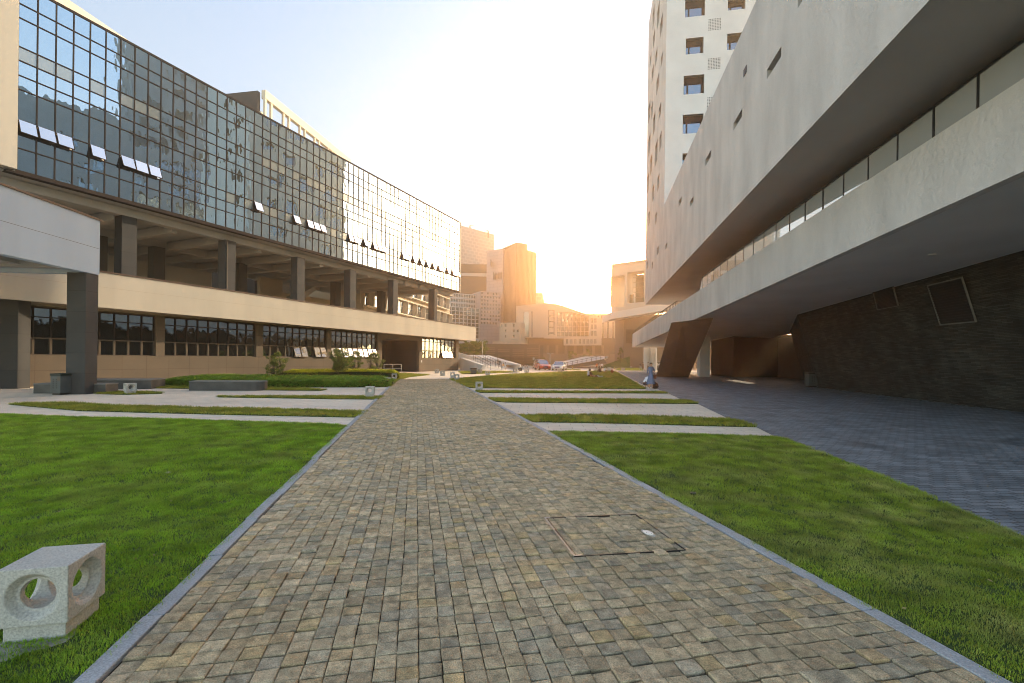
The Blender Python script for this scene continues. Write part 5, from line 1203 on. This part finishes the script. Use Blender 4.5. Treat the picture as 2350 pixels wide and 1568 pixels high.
# frame building at the end of the plaza
t = thing('portal_frame_building', 'cream building with a tall double opening standing beyond the foot of the white tower', 'building', P(1440, 820, 95)); Y = 95
p0, p1 = P(1404, 607, Y+4), P(1495, 589.8, Y-2); L = math.hypot(p1.x-p0.x, p1.y-p0.y); u = Vector(((p1.x-p0.x)/L, (p1.y-p0.y)/L, 0)); n = Vector((u.y, -u.x, 0)); z0 = P(1404, 722, Y+4).z; H = p0.z-z0
lo = lambda x: (P(x, 650, Y).x-p0.x)/u.x
hs = [(lo(1411.5), lo(1438.5), H*.14, H*.76), (lo(1443), lo(1474.5), H*.2, H*.80)]
b = MB(); b.wall(Vector((p0.x, p0.y, z0)), u, L, H, hs, 1.2, n); b.slab([Vector((p0.x, p0.y, z0)), Vector((p0.x, p0.y, p0.z)), Vector((p0.x, p0.y, p0.z))-n*12, Vector((p0.x, p0.y, z0))-n*12], u*-.01); b.obox(Vector((p0.x, p0.y, p0.z-.5)), u*L, -n*12, ZZ*.4); b.build('wall', MT['f_cream'], t)
b = MB(); b.obox(Vector((p0.x, p0.y, z0))+u*lo(1443)-n*4, u*(lo(1475)-lo(1443)), -n*.3, ZZ*H*.8); b.obox(Vector((p0.x, p0.y, z0))+u*lo(1428)-n*4, u*(lo(1439)-lo(1428)), -n*.3, ZZ*H*.42); b.build('glazing', MT['f_win'], t)
b = MB()
for k in range(12): b.obox(Vector((p0.x, p0.y, z0))+u*(lo(1443)+k*.26)-n*2.6, u*.06, -n*.06, ZZ*H*.8)
for k in range(8): b.obox(Vector((p0.x, p0.y, z0+H*.1*k+.3))+u*lo(1443)-n*2.6, u*(lo(1475)-lo(1443)), -n*.06, ZZ*.08)
b.build('screen', MT['f_fin'], t)
b = MB(); q0, q1 = P(1402, 717, 92), P(1560, 689, 82); b.hexa([q0-ZZ*1.4, q1-ZZ*1.4, q1-ZZ*1.4+Y3*9, q0-ZZ*1.4+Y3*9, q0, q1, q1+Y3*9, q0+Y3*9]); b.build('canopy_slab', MT['f_white'], t)
b = MB(); a, c = P(1431, 726, 96), P(1560, 726, 96); b.box(a.x, 96, 0, c.x, 104, a.z+.5); b.build('base', MT['f_fin'], t)
b = MB(); a = P(1436, 758, 95.9); c = P(1460, 790, 95.9)
for k in range(16): z = a.z+(c.z-a.z)*k/16; b.box(a.x, 95.7, z, c.x, 95.95, z+.1)
b.build('louvres', MT['f_dark'], t)
t = thing('brown_clad_block', 'plain brown clad wall seen through the gap behind the raking strut', 'building', P(1525, 830, 100)); b = MB(); a, c = P(1436, 797, 100), P(1560, 797, 100); b.box(a.x, 100, 0, c.x, 108, a.z)
for x in (1449, 1463, 1516, 1533): q = P(x, 800, 99.9); b.box(q.x, 99.85, 0, q.x+.15, 100, a.z-.1)
b.build('wall', MT['f_fin'], t)
t = thing('roof_truss', 'pale triangular roof truss above the brown clad wall', 'truss', P(1525, 790, 86)); b = MB()
for (xa, ya), (xb, yb) in (((1508,794),(1524,786)),((1524,786),(1542,793)),((1505,795),(1546,795)),((1530,785),(1547,792))): b.tube(P(xa, ya, 86), P(xb, yb, 86), .25, n=6)
b.build('beams', MT['f_white'], t)
t = thing('striped_hall', 'grey hall with vertical strips and a white lintel seen through the gap under the walkway', 'building', P(1650, 830, 90)); b = MB(); a, c = P(1600, 783, 90), P(1690, 783, 90)
b.box(a.x, 90, a.z-1, c.x, 91, a.z+.6); b.build('lintel', MT['f_white'], t)
b = MB(); b.box(a.x, 94, 0, c.x, 96, a.z)
b.build('wall', MT['farglass'], t)
b = MB()
for k in range(22): b.box(a.x+k*.36, 93.8, 1.2, a.x+k*.36+.12, 94, a.z-.2)
for x in (1634, 1652): q = P(x, 830, 80); b.box(q.x, 80, 0, q.x+.7, 80.8, 3.0)
q, q2 = P(1606, 812, 80), P(1672, 812, 80); b.box(q.x, 79.9, q.z-.3, q2.x, 80.9, q.z+.1); b.build('piers', MT['f_fin'], t)
# stairs and ramps beyond the lawn
stt = thing('outdoor_stairs', 'broad pale stone steps with white side walls at the corner of the office building', 'stairs', G(1145, 851))
s0, s1 = G(1105, 852.6), G(1190, 850); b = MB(); ns = 9; d = Vector((-.28, .96, 0))
for k in range(ns):
    a = s0+d*(k*1.5); c = s1+d*(k*1.5)
    b.obox(a, c-a, d*16, ZZ*(.15*(k+1)))
    if k == 0: base_z = .15
b.v = [v for v in b.v]
b.build('steps', MT['f_ramp'], stt)
b = MB(); w0 = [(1054.5,847.5),(1054.5,820.6),(1106.5,838.3),(1103,852.4)]
yl = G(1103, 852.4).y
q = [P(1103, 852.2, yl), P(1106.5, 838.3, yl), P(1054.5, 820.6, yl+5), P(1054.5, 851, yl+5)]; q[3].z = 0
b.slab(q, Vector((.35, .1, 0))+Y3*.3); b.build('side_wall', MT['white'], stt)
b = MB(); y1 = G(1190.4, 850.3).y
q = [P(1190.4, 850.3, y1), P(1193.6, 836.8, y1), P(1119.6, 815.4, y1+13), P(1071.7, 815, y1+15), P(1040, 806, y1+16), P(1040, 845, y1+16), P(1119.6, 845, y1+13)]
for i in (5, 6): q[i].z = 0
b.slab(q, Vector((.1, .5, 0))); b.build('back_parapet', MT['white'], stt)
rr = thing('stair_railing', 'thin dark handrails crossing the pale outdoor steps', 'railing', G(1150, 850)); b = MB()
for (xa, xb, kk) in ((1082, 1112, 6), (1112, 1142, 3)):
    pass
for f in (.22, .5):
    a = s0.lerp(s1, f); c = a+d*11
    for h in (.55, .95): b.tube(a+ZZ*(h+.15), c+ZZ*(h+1.3), .022, n=5)
    for k in range(8): q = a.lerp(c, k/7); b.tube(q+ZZ*(.15+1.15*k/7), q+ZZ*(1.1+1.15*k/7), .022, n=5)
b.build('rails', MT['mull'], rr)
t = thing('access_ramp', 'long pale ramp with railings rising to the right beyond the parked cars', 'ramp', P(1320, 835, 92)); b = MB()
q = [P(1254, 846.5, 86), P(1273, 834, 90), P(1340, 818.5, 96), P(1396, 817.6, 96), P(1384, 824, 88), P(1300, 839, 84)]
b.slab(q, (0, .6, -.5)); b.build('deck', MT['f_ramp'], t)
b = MB(); q = [P(1300, 840, 83.5), P(1386, 824.5, 87.5), P(1392, 834, 87.5), P(1300, 846, 83.5)]; b.slab(q, (0, .5, 0)); b.build('side_wall', MT['f_brown'], t)
for (xa, ya, Ya), (xb, yb, Yb), nm in (((1256,838,90),(1341,812,96.5),9), ((1341,812,96.5),(1392,814,96.5),6), ((1291,834,83.4),(1399,812.5,87.5),10)):
    b = MB(); p, q = P(xa, ya, Ya), P(xb, yb, Yb); b.tube(p, q, .05, n=5); b.tube(p-ZZ*.35, q-ZZ*.35, .03, n=5)
    for k in range(nm+1): s = p.lerp(q, k/nm); b.tube(s-ZZ*.8, s, .05, n=5)
    b.build('railing', MT['f_fin'], t)
b = MB(); q = [P(1382, 846, 86), P(1386, 838, 92), P(1432, 822, 94), P(1445, 818, 96), P(1445, 845, 90)]; q[0].z = 0; q[4].z = .1
b.face(q); o = b.build('grass_bank', MT['embank']); o['kind'] = 'structure'
bx = MB(); a = G(1200, 843.5); c = G(1560, 843.5)
bx.obox((a.x, a.y, 0), Vector((c.x-a.x, c.y-a.y, 0)), (0, .3, 0), (0, 0, .22)); o = bx.build('kerb', MT['f_ramp']); o['kind'] = 'structure'
sheet('road', [(-6,70),(60,70),(60,82),(-6,82)], .006, M('pale_road', (.42,.37,.31), .9, .08, .3))
# ------------------------------------------------------------------ cars
def paint(name, c):
    m, nt, b = new_mat(name); b.inputs['Base Color'].default_value = (*c, 1); b.inputs['Roughness'].default_value = .25; b.inputs['Coat Weight'].default_value = .6; return m
MT['tyre'] = M('tyre_rubber', (.015,.015,.015), .9, .1, 9); MT['lamp'] = M('headlight_lens', (.6,.62,.65), .1, 0); MT['plate'] = M('number_plate', (.05,.10,.30), .5, 0)
def car(label, p, yaw, col, Hc=1.45, L=4.5, W=1.8, suv=False):
    """nose towards local -Y"""
    t = thing('parked_car', label, 'car', p, yaw, 'cars on the far road')
    def loft(secs):
        b = MB(); n = None
        for y, pr in secs:
            ring = [(x, y, z) for x, z in pr] + [(-x, y, z) for x, z in reversed(pr)]; n = len(ring); b.v += ring
        for s in range(len(secs)-1):
            for i in range(n): j = (i+1) % n; b.f.append((s*n+i, s*n+j, (s+1)*n+j, (s+1)*n+i)); b.m.append(0)
        b.f.append(tuple(reversed(range(n)))); e = (len(secs)-1)*n; b.f.append(tuple(e+i for i in range(n))); b.m += [0, 0]; return b
    w, hb = W/2, Hc*.60
    P4 = lambda wf, z0, zm, z1: [(w*wf*.9, z0), (w*wf, z0+.15), (w*wf, zm), (w*wf*.86, z1)]
    b = loft([(-L/2, P4(.74, .28, .5, .60)), (-L/2+.12, P4(.88, .22, .58, .68)), (-L/2+.6, P4(.98, .2, .66, hb-.06)), (-L/2+1.3, P4(1, .2, .7, hb+.02)), (0, P4(1, .2, .72, hb+.03)), (L/2-.7, P4(1, .2, .74, hb+.05)), (L/2-.1, P4(.9, .26, .72, hb)), (L/2, P4(.8, .35, .68, hb-.08))])
    b.build('body', paint('car_paint', col), t, local=True, smooth=False, bevel=.03)
    zb_, zt_ = hb, Hc
    b = loft([(-L*.26, [(w*.86, zb_), (w*.82, zb_+.02)]), (-L*.10, [(w*.88, zb_), (w*.70, zt_-.04)]), (L*.05, [(w*.88, zb_), (w*.70, zt_)]), (L*(.36 if suv else .22), [(w*.88, zb_), (w*.68, zt_-.05)]), (L*(.46 if suv else .40), [(w*.84, zb_), (w*.80, zb_+.02)])])
    b.build('cabin_glass', MT['winglass'], t, local=True)
    b = MB(); b.hexa([(-w*.72, -L*.10, zt_-.05), (w*.72, -L*.10, zt_-.05), (w*.70, L*(.36 if suv else .22), zt_-.06), (-w*.70, L*(.36 if suv else .22), zt_-.06), (-w*.66, -L*.09, zt_), (w*.66, -L*.09, zt_), (w*.64, L*(.35 if suv else .21), zt_-.01), (-w*.64, L*(.35 if suv else .21), zt_-.01)])
    for sx in (-1, 1):
        for y0, z0, y1, z1 in ((-L*.265, zb_, -L*.10, zt_-.03), (L*.08, zb_, L*.06, zt_-.02), (L*.40, zb_, L*.22, zt_-.05)): b.tube((sx*w*.87, y0, z0), (sx*w*.70, y1, z1), .035, n=5)
    b.build('roof', bpy.data.materials['car_paint'] if False else paint('car_paint', col), t, local=True)
    for sx in (-1, 1):
        for y in (-L*.31, L*.30):
            b = MB(); b.tube((sx*(w-.2), y, .33), (sx*(w+.005), y, .33), .33, n=20); wh = b.build('wheel', MT['tyre'], t, local=True); b = MB(); b.tube((sx*(w-.05), y, .33), (sx*(w+.015), y, .33), .21, n=14); b.build('rim', MT['steel'], wh, local=True)
        b = MB(); b.hexa([(sx*w*.48, -L/2+.02, .55), (sx*w*.80, -L/2+.16, .56), (sx*w*.80, -L/2+.3, .56), (sx*w*.48, -L/2+.2, .55), (sx*w*.48, -L/2+.05, .67), (sx*w*.84, -L/2+.2, .70), (sx*w*.84, -L/2+.34, .70), (sx*w*.48, -L/2+.25, .67)]); b.build('headlight', MT['lamp'], t, local=True)
        b = MB(); b.box(sx*(w+.02)-.1, -L*.2, hb-.02, sx*(w+.02)+.1, -L*.2+.1, hb+.13); b.build('wing_mirror', paint('car_paint', col), t, local=True)
    b = MB(); b.box(-w*.42, -L/2-.015, .36, w*.42, -L/2+.05, .56); b.box(-w*.7, -L/2+.02, .24, w*.7, -L/2+.1, .33); b.build('grille', MT['black'], t, local=True)
    b = MB(); b.box(-.22, -L/2-.025, .40, .22, -L/2-.016, .52); b.build('number_plate', MT['plate'], t, local=True)
g = G(1244, 849.3); car('bright red car facing the camera on the far road', g, R(9), (.62,.06,.02), 1.5, 4.4, 1.7, True)
g = G(1284, 850); car('white saloon car turned slightly left on the far road', g, R(-16), (.80,.80,.80), 1.3, 4.3, 1.65)
g = G(1238.5, 844.6); car('white car whose roof shows behind the red car', g, R(9), (.78,.78,.76), 1.5, 4.4, 1.7)
g = G(1515, 846); car('white car half hidden behind the round columns', g, R(-60), (.78,.78,.76), 1.4, 4.4, 1.7)

# ------------------------------------------------------------------ trees and hedges
MT['leafd'] = Mleaf('shrub_leaves', (.10,.135,.025), (.20,.24,.05), .4, .45, .25, 1.5)
MT['leafg'] = Mleaf('hedge_leaves', (.12,.20,.016), (.21,.32,.03), .35, .5, .25, .8)
MT['leafy'] = Mleaf('golden_hedge_leaves', (.28,.29,.015), (.50,.46,.03), .35, .5, .25, .8)
MT['core'] = M('shaded_twigs', (.02,.035,.008), .95, .3, 6)  # solid dark green filler that stops the hedge showing through
def leaves(b, c, n, rx, ry, rz, s, r):
    for _ in range(n):
        while True:
            x, y, z = r.uniform(-1, 1), r.uniform(-1, 1), r.uniform(-1, 1)
            if x*x+y*y+z*z < 1: break
        p = Vector((c[0]+x*rx, c[1]+y*ry, c[2]+z*rz)); a = Vector((r.gauss(0, 1), r.gauss(0, 1), r.gauss(0, .7))).normalized(); q = a.orthogonal().normalized(); w = a.cross(q); th = r.uniform(0, 6.28)
        d = q*math.cos(th)+w*math.sin(th); e = a.cross(d); sz = s*r.uniform(.6, 1.35)
        b.face([p-d*sz, p+e*sz*.42, p+d*sz, p-e*sz*.42])
def tree(name, label, x, yb, yt, hw, mat, n, ls, stems=1, start=.25, clumps=26, cat='tree', seed=1, base=None, group=None):
    g = base or G(x, yb); top = P(x, yt, g.y).z; H = top-g.z; w = hw/F*g.y; r = random.Random(seed); t = thing(name, label, cat, g, group=group)
    tr, lf = MB(), MB(); cs = []
    forks = []
    for k in range(stems):
        a = r.uniform(0, 6.28); lean = (.0 if stems == 1 else .35)*w; f = g+Vector((math.cos(a)*lean, math.sin(a)*lean, H*(start+.12))); tr.tube(g+Vector((math.cos(a), math.sin(a), 0))*(.03 if stems > 1 else 0), f, .022*H**.5+.008, .014*H**.5, n=7); forks.append(f)
    for k in range(clumps):
        a = r.uniform(0, 6.28); q = math.sqrt(r.random()); zf = r.uniform(start+.06, .95); env = math.sin(math.pi*min(1, max(.06, (zf-start)/(1.05-start)))**.8)
        c = g+Vector((math.cos(a)*q*w*env*.88, math.sin(a)*q*w*env*.88, H*zf)); cs.append(c); f = min(forks, key=lambda v: (v-c).length); m = f.lerp(c, .5)+Vector((0, 0, -.04*H)); tr.tube(f, m, .011*H**.5, .007*H**.5, n=5); tr.tube(m, c, .007*H**.5, .003, n=5)
        s = w*r.uniform(.14, .27); leaves(lf, c, n//clumps, s, s, s*.7, ls, r)
    tr.build('trunk', MT['bark'], t); lf.build('crown', mat, t)
tree('shrub_tree', 'multi-stemmed leafy shrub at the left end of the yellow hedge', 635, 871, 807, 31, MT['leafd'], 4200, .045, 6, .08, 58, seed=2)
tree('shrub_tree', 'largest leafy shrub tree in front of the yellow hedge with a bare stem', 779, 868, 799, 33, MT['leafd'], 6000, .050, 2, .22, 70, seed=5)
tree('shrub_tree', 'slim leafy shrub in front of the opened white windows', 816, 863, 803, 22, MT['leafd'], 2600, .055, 5, .12, 40, seed=8)
tree('shrub_tree', 'loose leafy shrub beside the dark entrance recess', 856, 860.5, 808, 27, MT['leafd'], 2600, .058, 6, .08, 44, seed=12)
MT['leafo'] = Mleaf('olive_leaves', (.10,.13,.02), (.20,.20,.03), .4, .5, .25, .5)  # olive to yellowish foliage of the far trees and bush
def farbase(x, Y, z=0): p = P(x, 800, Y); return Vector((p.x, p.y, z))
tree('street_tree', 'leafy tree rising behind the outdoor steps below the parapet corner', 1092, 0, 776, 36, MT['leafo'], 2400, .16, 1, .4, 30, base=farbase(1092, 88), seed=21)
tree('street_tree', 'slender leafy tree to the left behind the steps', 1066, 0, 780, 22, MT['leafo'], 1300, .16, 1, .45, 18, base=farbase(1066, 90), seed=22)
tree('round_bush', 'round golden bush beside the parked red car', 1246, 0, 822, 13, MT['leafo'], 1300, .14, 3, .05, 18, 'bush', base=farbase(1247, 92), seed=23)
tree('street_tree', 'small golden tree above the pale access ramp', 1312, 0, 806, 14, MT['leafo'], 900, .17, 1, .35, 14, base=farbase(1312, 110), seed=24)
tree('street_tree', 'hazy tree in front of the cream building base right of its centre', 1350, 0, 800, 16, MT['leafo'], 900, .2, 1, .3, 14, base=farbase(1350, 118), seed=25)
tree('street_tree', 'narrow golden tree beside the base of the portal frame building', 1424, 0, 796, 8, MT['leafo'], 900, .15, 1, .2, 14, base=farbase(1424, 92), seed=26)
tree('street_tree', 'autumn coloured tree seen through the gap under the walkway', 1649, 0, 800, 14, MT['leafo'], 900, .15, 1, .35, 14, base=farbase(1649, 72), seed=27)
def hedge(name, label, front, back, h, n, mat, ls, seed, dome=.12):
    r = random.Random(seed); c = (front[0]+front[-1])/2; t = thing(name, label, 'hedge', (c.x, c.y, 0))
    def lerp_line(L, f):
        f *= len(L)-1; i = min(int(f), len(L)-2); return L[i].lerp(L[i+1], f-i)
    b = MB(); m = 24
    ring = [lerp_line(front, i/m) for i in range(m+1)] + [lerp_line(back, i/m) for i in range(m, -1, -1)]; cc = sum(ring, Vector())/len(ring)
    b.prism([p+(cc-p).normalized()*.12 for p in ring], 0, h*.72); b.build('twigs', MT['core'], t)
    lf = MB()
    for _ in range(n):
        f = r.random(); g = r.random(); k = r.random()
        if k < .45: g = r.random()**3*.08                     # the visible front face
        p = lerp_line(front, f).lerp(lerp_line(back, f), g); e = min(f, 1-f)*10
        hh = h*(.55+.45*min(1, e+.3))*(1+dome*noise.noise(Vector((p.x*.9, p.y*.9, seed))))
        hh *= min(1, .80+g*2.2); z = hh*(r.random()**.6 if k < .45 else r.uniform(.72, 1.05))
        a = Vector((r.gauss(0, .7), r.gauss(-.4, .7), r.gauss(.6, .5))).normalized(); d = a.orthogonal().normalized(); e2 = a.cross(d); th = r.uniform(0, 6.28); d, e2 = d*math.cos(th)+e2*math.sin(th), e2*math.cos(th)-d*math.sin(th); s = ls*r.uniform(.6, 1.4)
        q = p+Vector((r.gauss(0, .03), r.gauss(0, .03), z)); lf.face([q-d*s, q+e2*s*.4, q+d*s, q-e2*s*.4])
    lf.build('leaf_cover', mat, t)
f1 = [G(x, y) for x, y in ((366,887),(450,888.3),(560,889),(700,889.5),(800,889.5),(896,888.5))]
hedge('low_hedge', 'low spreading bright green hedge behind the long stone bench', f1, [p+Vector((-.35, 4.2 if i < 5 else 2.4, 0)) for i, p in enumerate(f1)], .50, 26000, MT['leafg'], .055, 3)
f2 = [G(x, y) for x, y in ((640,871),(700,868.5),(770,866.5),(840,866),(890,868.5),(915,871.5))]
hedge('golden_hedge', 'clipped yellow green hedge along the office wall', f2, [p+Vector((-.4, 1.5, 0)) for p in f2], .62, 16000, MT['leafy'], .07, 4)

# ------------------------------------------------------------------ small things
for lab, q in (('thin dark outline of an access cover in the narrower far pale strip', ((1169.6,907.4),(1231,907.9),(1236,911.2),(1174,910.8))), ('thin dark outline of an access cover in the wide pale strip near the dark plaza', ((1413.5,928.4),(1467,929.3),(1478.5,935.2),(1417,934.2)))):
    c = [G(*k) for k in q]; t = thing('access_cover', lab, 'cover', c[0]); b = MB(); m = sum(c, Vector())/4
    for i in range(4):
        a, d = c[i], c[(i+1) % 4]; b.face([a+ZV(.004), d+ZV(.004), d.lerp(m, .035)+ZV(.004), a.lerp(m, .035)+ZV(.004)])
    b.build('joint', MT['dark'], t)
for lab, x, yt, Y in (('street lamp with twin heads rising behind the outdoor steps', 1107, 784, 86), ('short street lamp beside the foot of the access ramp', 1262, 813, 84)):
    p = P(x, yt, Y); t = thing('street_lamp', lab, 'lamp', (p.x, p.y, 0), group=None); b = MB(); b.tube((p.x, p.y, 0), p, .09, .06, n=8); b.build('post', MT['steel'], t)
    for sx in (-1, 1): b = MB(); b.tube(p, p+Vector((sx*.55, 0, .12)), .03, n=5); b.obox(p+Vector((sx*.35-.12, -.1, .1)), (.4, 0, 0), (0, .2, 0), (0, 0, .07)); b.build('lamp_head', MT['steel'], t)
q = P(1222, 826, 107); b = MB(); b.box(q.x, 106.9, q.z, q.x+.42, 107, q.z+.55); s = b.build('sign_panel', MT['f_white'], loc=q); tag(s, 'small white sign board on the dark podium left of the red car', 'sign')
MT['litter'] = Mleaf('dry_leaves', (.22,.13,.05), (.36,.27,.13), .2, .7, .2, 2)
b = MB(); r = random.Random(15)
for _ in range(260):
    f = r.random()
    if f < .45: x, y, z = r.uniform(-11, -2.6), r.uniform(2.6, 11), .058
    elif f < .8: x, y, z = r.uniform(2.8, 8), r.uniform(2.2, 8), .055
    else:
        u = r.uniform(2.4, 14); v = vl(u)+.1 if r.random() < .5 else vr(u)-.1; v += r.gauss(0, .25); w_ = pw(u, v); x, y, z = w_[0], w_[1], .043
    if f < .45 and pcoord(Vector((x, y, 0)))[1] > vl(pcoord(Vector((x, y, 0)))[0])-.2: continue
    a = r.uniform(0, 6.28); s = r.uniform(.008, .022); d = Vector((math.cos(a), math.sin(a), r.uniform(-.2, .2)))*s; e = Vector((-math.sin(a), math.cos(a), r.uniform(-.3, .5)))*s*.5; c = Vector((x, y, z))
    b.face([c-d, c+e, c+d, c-e])
o = b.build('fallen_leaves', MT['litter']); tag(o, 'scattered small dry leaves on the near lawns and along the path', 'leaves', kind='stuff')
LAB = {}
for o in COL.objects:
    if o.parent is None and o.get('kind') == 'stuff' and not o.get('label') and o.type == 'MESH' and o.name.split('.')[0] in ('lawn', 'grass_strip'):
        c = sum((o.matrix_world @ Vector(v) for v in o.bound_box), Vector())/8; o['label'] = ('mown grass lawn' if 'lawn' in o.name else 'narrow grass strip between pale slabs') + (' left of the path' if c.x < -3 else ' right of the path')
# ------------------------------------------------------------------ camera, light, air
cam = bpy.data.objects.new('camera', bpy.data.cameras.new('camera')); COL.objects.link(cam); SC.camera = cam
cam.location = (0, 0, EYE); cam.rotation_mode = 'XYZ'
cam.matrix_world = Matrix.Translation((0, 0, EYE)) @ Matrix.Rotation(R(90), 4, 'X') @ Matrix.Rotation(ROLL, 4, 'Z')
cam.data.lens = F/2350*36; cam.data.sensor_width = 36; cam.data.shift_y = HZ/2350; cam.data.clip_end = 3000; cam.data.clip_start = .05
SAZ, SEL = R(47.5), R(20)
w = bpy.data.worlds.new('World'); SC.world = w; w.use_nodes = True; nt = w.node_tree; nt.nodes.clear()
out = N(nt, 'ShaderNodeOutputWorld'); bg = N(nt, 'ShaderNodeBackground'); sky = N(nt, 'ShaderNodeTexSky', sky_type='NISHITA', sun_disc=False)
sky.sun_elevation = SEL; sky.sun_rotation = SAZ; sky.air_density = 1.0; sky.dust_density = .35; sky.ozone_density = 1.0
wb = N(nt, 'ShaderNodeVectorMath', operation='MULTIPLY'); wb.inputs[1].default_value = (1.09, 1.0, .885); nt.links.new(sky.outputs[0], wb.inputs[0]); nt.links.new(wb.outputs[0], bg.inputs[0]); bg.inputs[1].default_value = SKYK
# warm glow added low in the sky to imitate the lens-flare bloom
GAZ, GEL = R(13), R(6.5)
tcn = N(nt, 'ShaderNodeTexCoord'); dt = N(nt, 'ShaderNodeVectorMath', operation='DOT_PRODUCT'); nt.links.new(tcn.outputs['Generated'], dt.inputs[0])
dt.inputs[1].default_value = (math.sin(GAZ)*math.cos(GEL), math.cos(GAZ)*math.cos(GEL), math.sin(GEL))
def lobe(k, col, amp):
    s = N(nt, 'ShaderNodeMath', operation='SUBTRACT'); nt.links.new(dt.outputs['Value'], s.inputs[0]); s.inputs[1].default_value = 1
    m = N(nt, 'ShaderNodeMath', operation='MULTIPLY'); nt.links.new(s.outputs[0], m.inputs[0]); m.inputs[1].default_value = k
    e = N(nt, 'ShaderNodeMath', operation='EXPONENT'); nt.links.new(m.outputs[0], e.inputs[0])
    a = N(nt, 'ShaderNodeMath', operation='MULTIPLY'); nt.links.new(e.outputs[0], a.inputs[0]); a.inputs[1].default_value = amp
    b = N(nt, 'ShaderNodeBackground'); b.inputs[0].default_value = (*col, 1); nt.links.new(a.outputs[0], b.inputs[1]); return b
sh = bg
for args in LOBES:
    ad = N(nt, 'ShaderNodeAddShader'); nt.links.new(sh.outputs[0], ad.inputs[0]); nt.links.new(lobe(*args).outputs[0], ad.inputs[1]); sh = ad
nt.links.new(sh.outputs[0], out.inputs[0])
sun = bpy.data.objects.new('sun', bpy.data.lights.new('sun', 'SUN')); COL.objects.link(sun)
sun.data.energy = SUNE; sun.data.angle = R(.5); sun.data.color = (1, .80, .55)
sun.rotation_euler = Vector((math.sin(SAZ)*math.cos(SEL), math.cos(SAZ)*math.cos(SEL), math.sin(SEL))).to_track_quat('Z', 'Y').to_euler()
if HAZE:
    b = MB(); b.box(-215, -16, -1.1, 215, 235, 73); m = bpy.data.materials.new('golden_haze'); m.use_nodes = True; nt = m.node_tree; nt.nodes.clear()  # haze with a warm tint added to spread the golden flare glow
    o_ = N(nt, 'ShaderNodeOutputMaterial'); v = N(nt, 'ShaderNodeVolumePrincipled'); v.inputs['Color'].default_value = (*HCOL, 1); v.inputs['Density'].default_value = HAZE; v.inputs['Anisotropy'].default_value = HANI
    nt.links.new(v.outputs[0], o_.inputs['Volume']); hz = b.build('haze', m); hz['kind'] = 'stuff'; tag(hz, 'golden haze hanging over the far end of the plaza', 'haze')
SC.view_settings.view_transform = 'Standard'; SC.view_settings.look = 'None'; SC.view_settings.exposure = EXPO; SC.view_settings.gamma = 1
c = SC.cycles; c.use_denoising = True; c.denoiser = 'OPENIMAGEDENOISE'; c.max_bounces = 7; c.diffuse_bounces = 3; c.glossy_bounces = 3; c.transparent_max_bounces = 8; c.volume_bounces = 0; c.transmission_bounces = 3
c.caustics_reflective = False; c.caustics_refractive = False; c.sample_clamp_indirect = 8; c.use_adaptive_sampling = False; c.filter_width = 1.0; c.denoising_prefilter = 'FAST'; c.volume_step_rate = 4
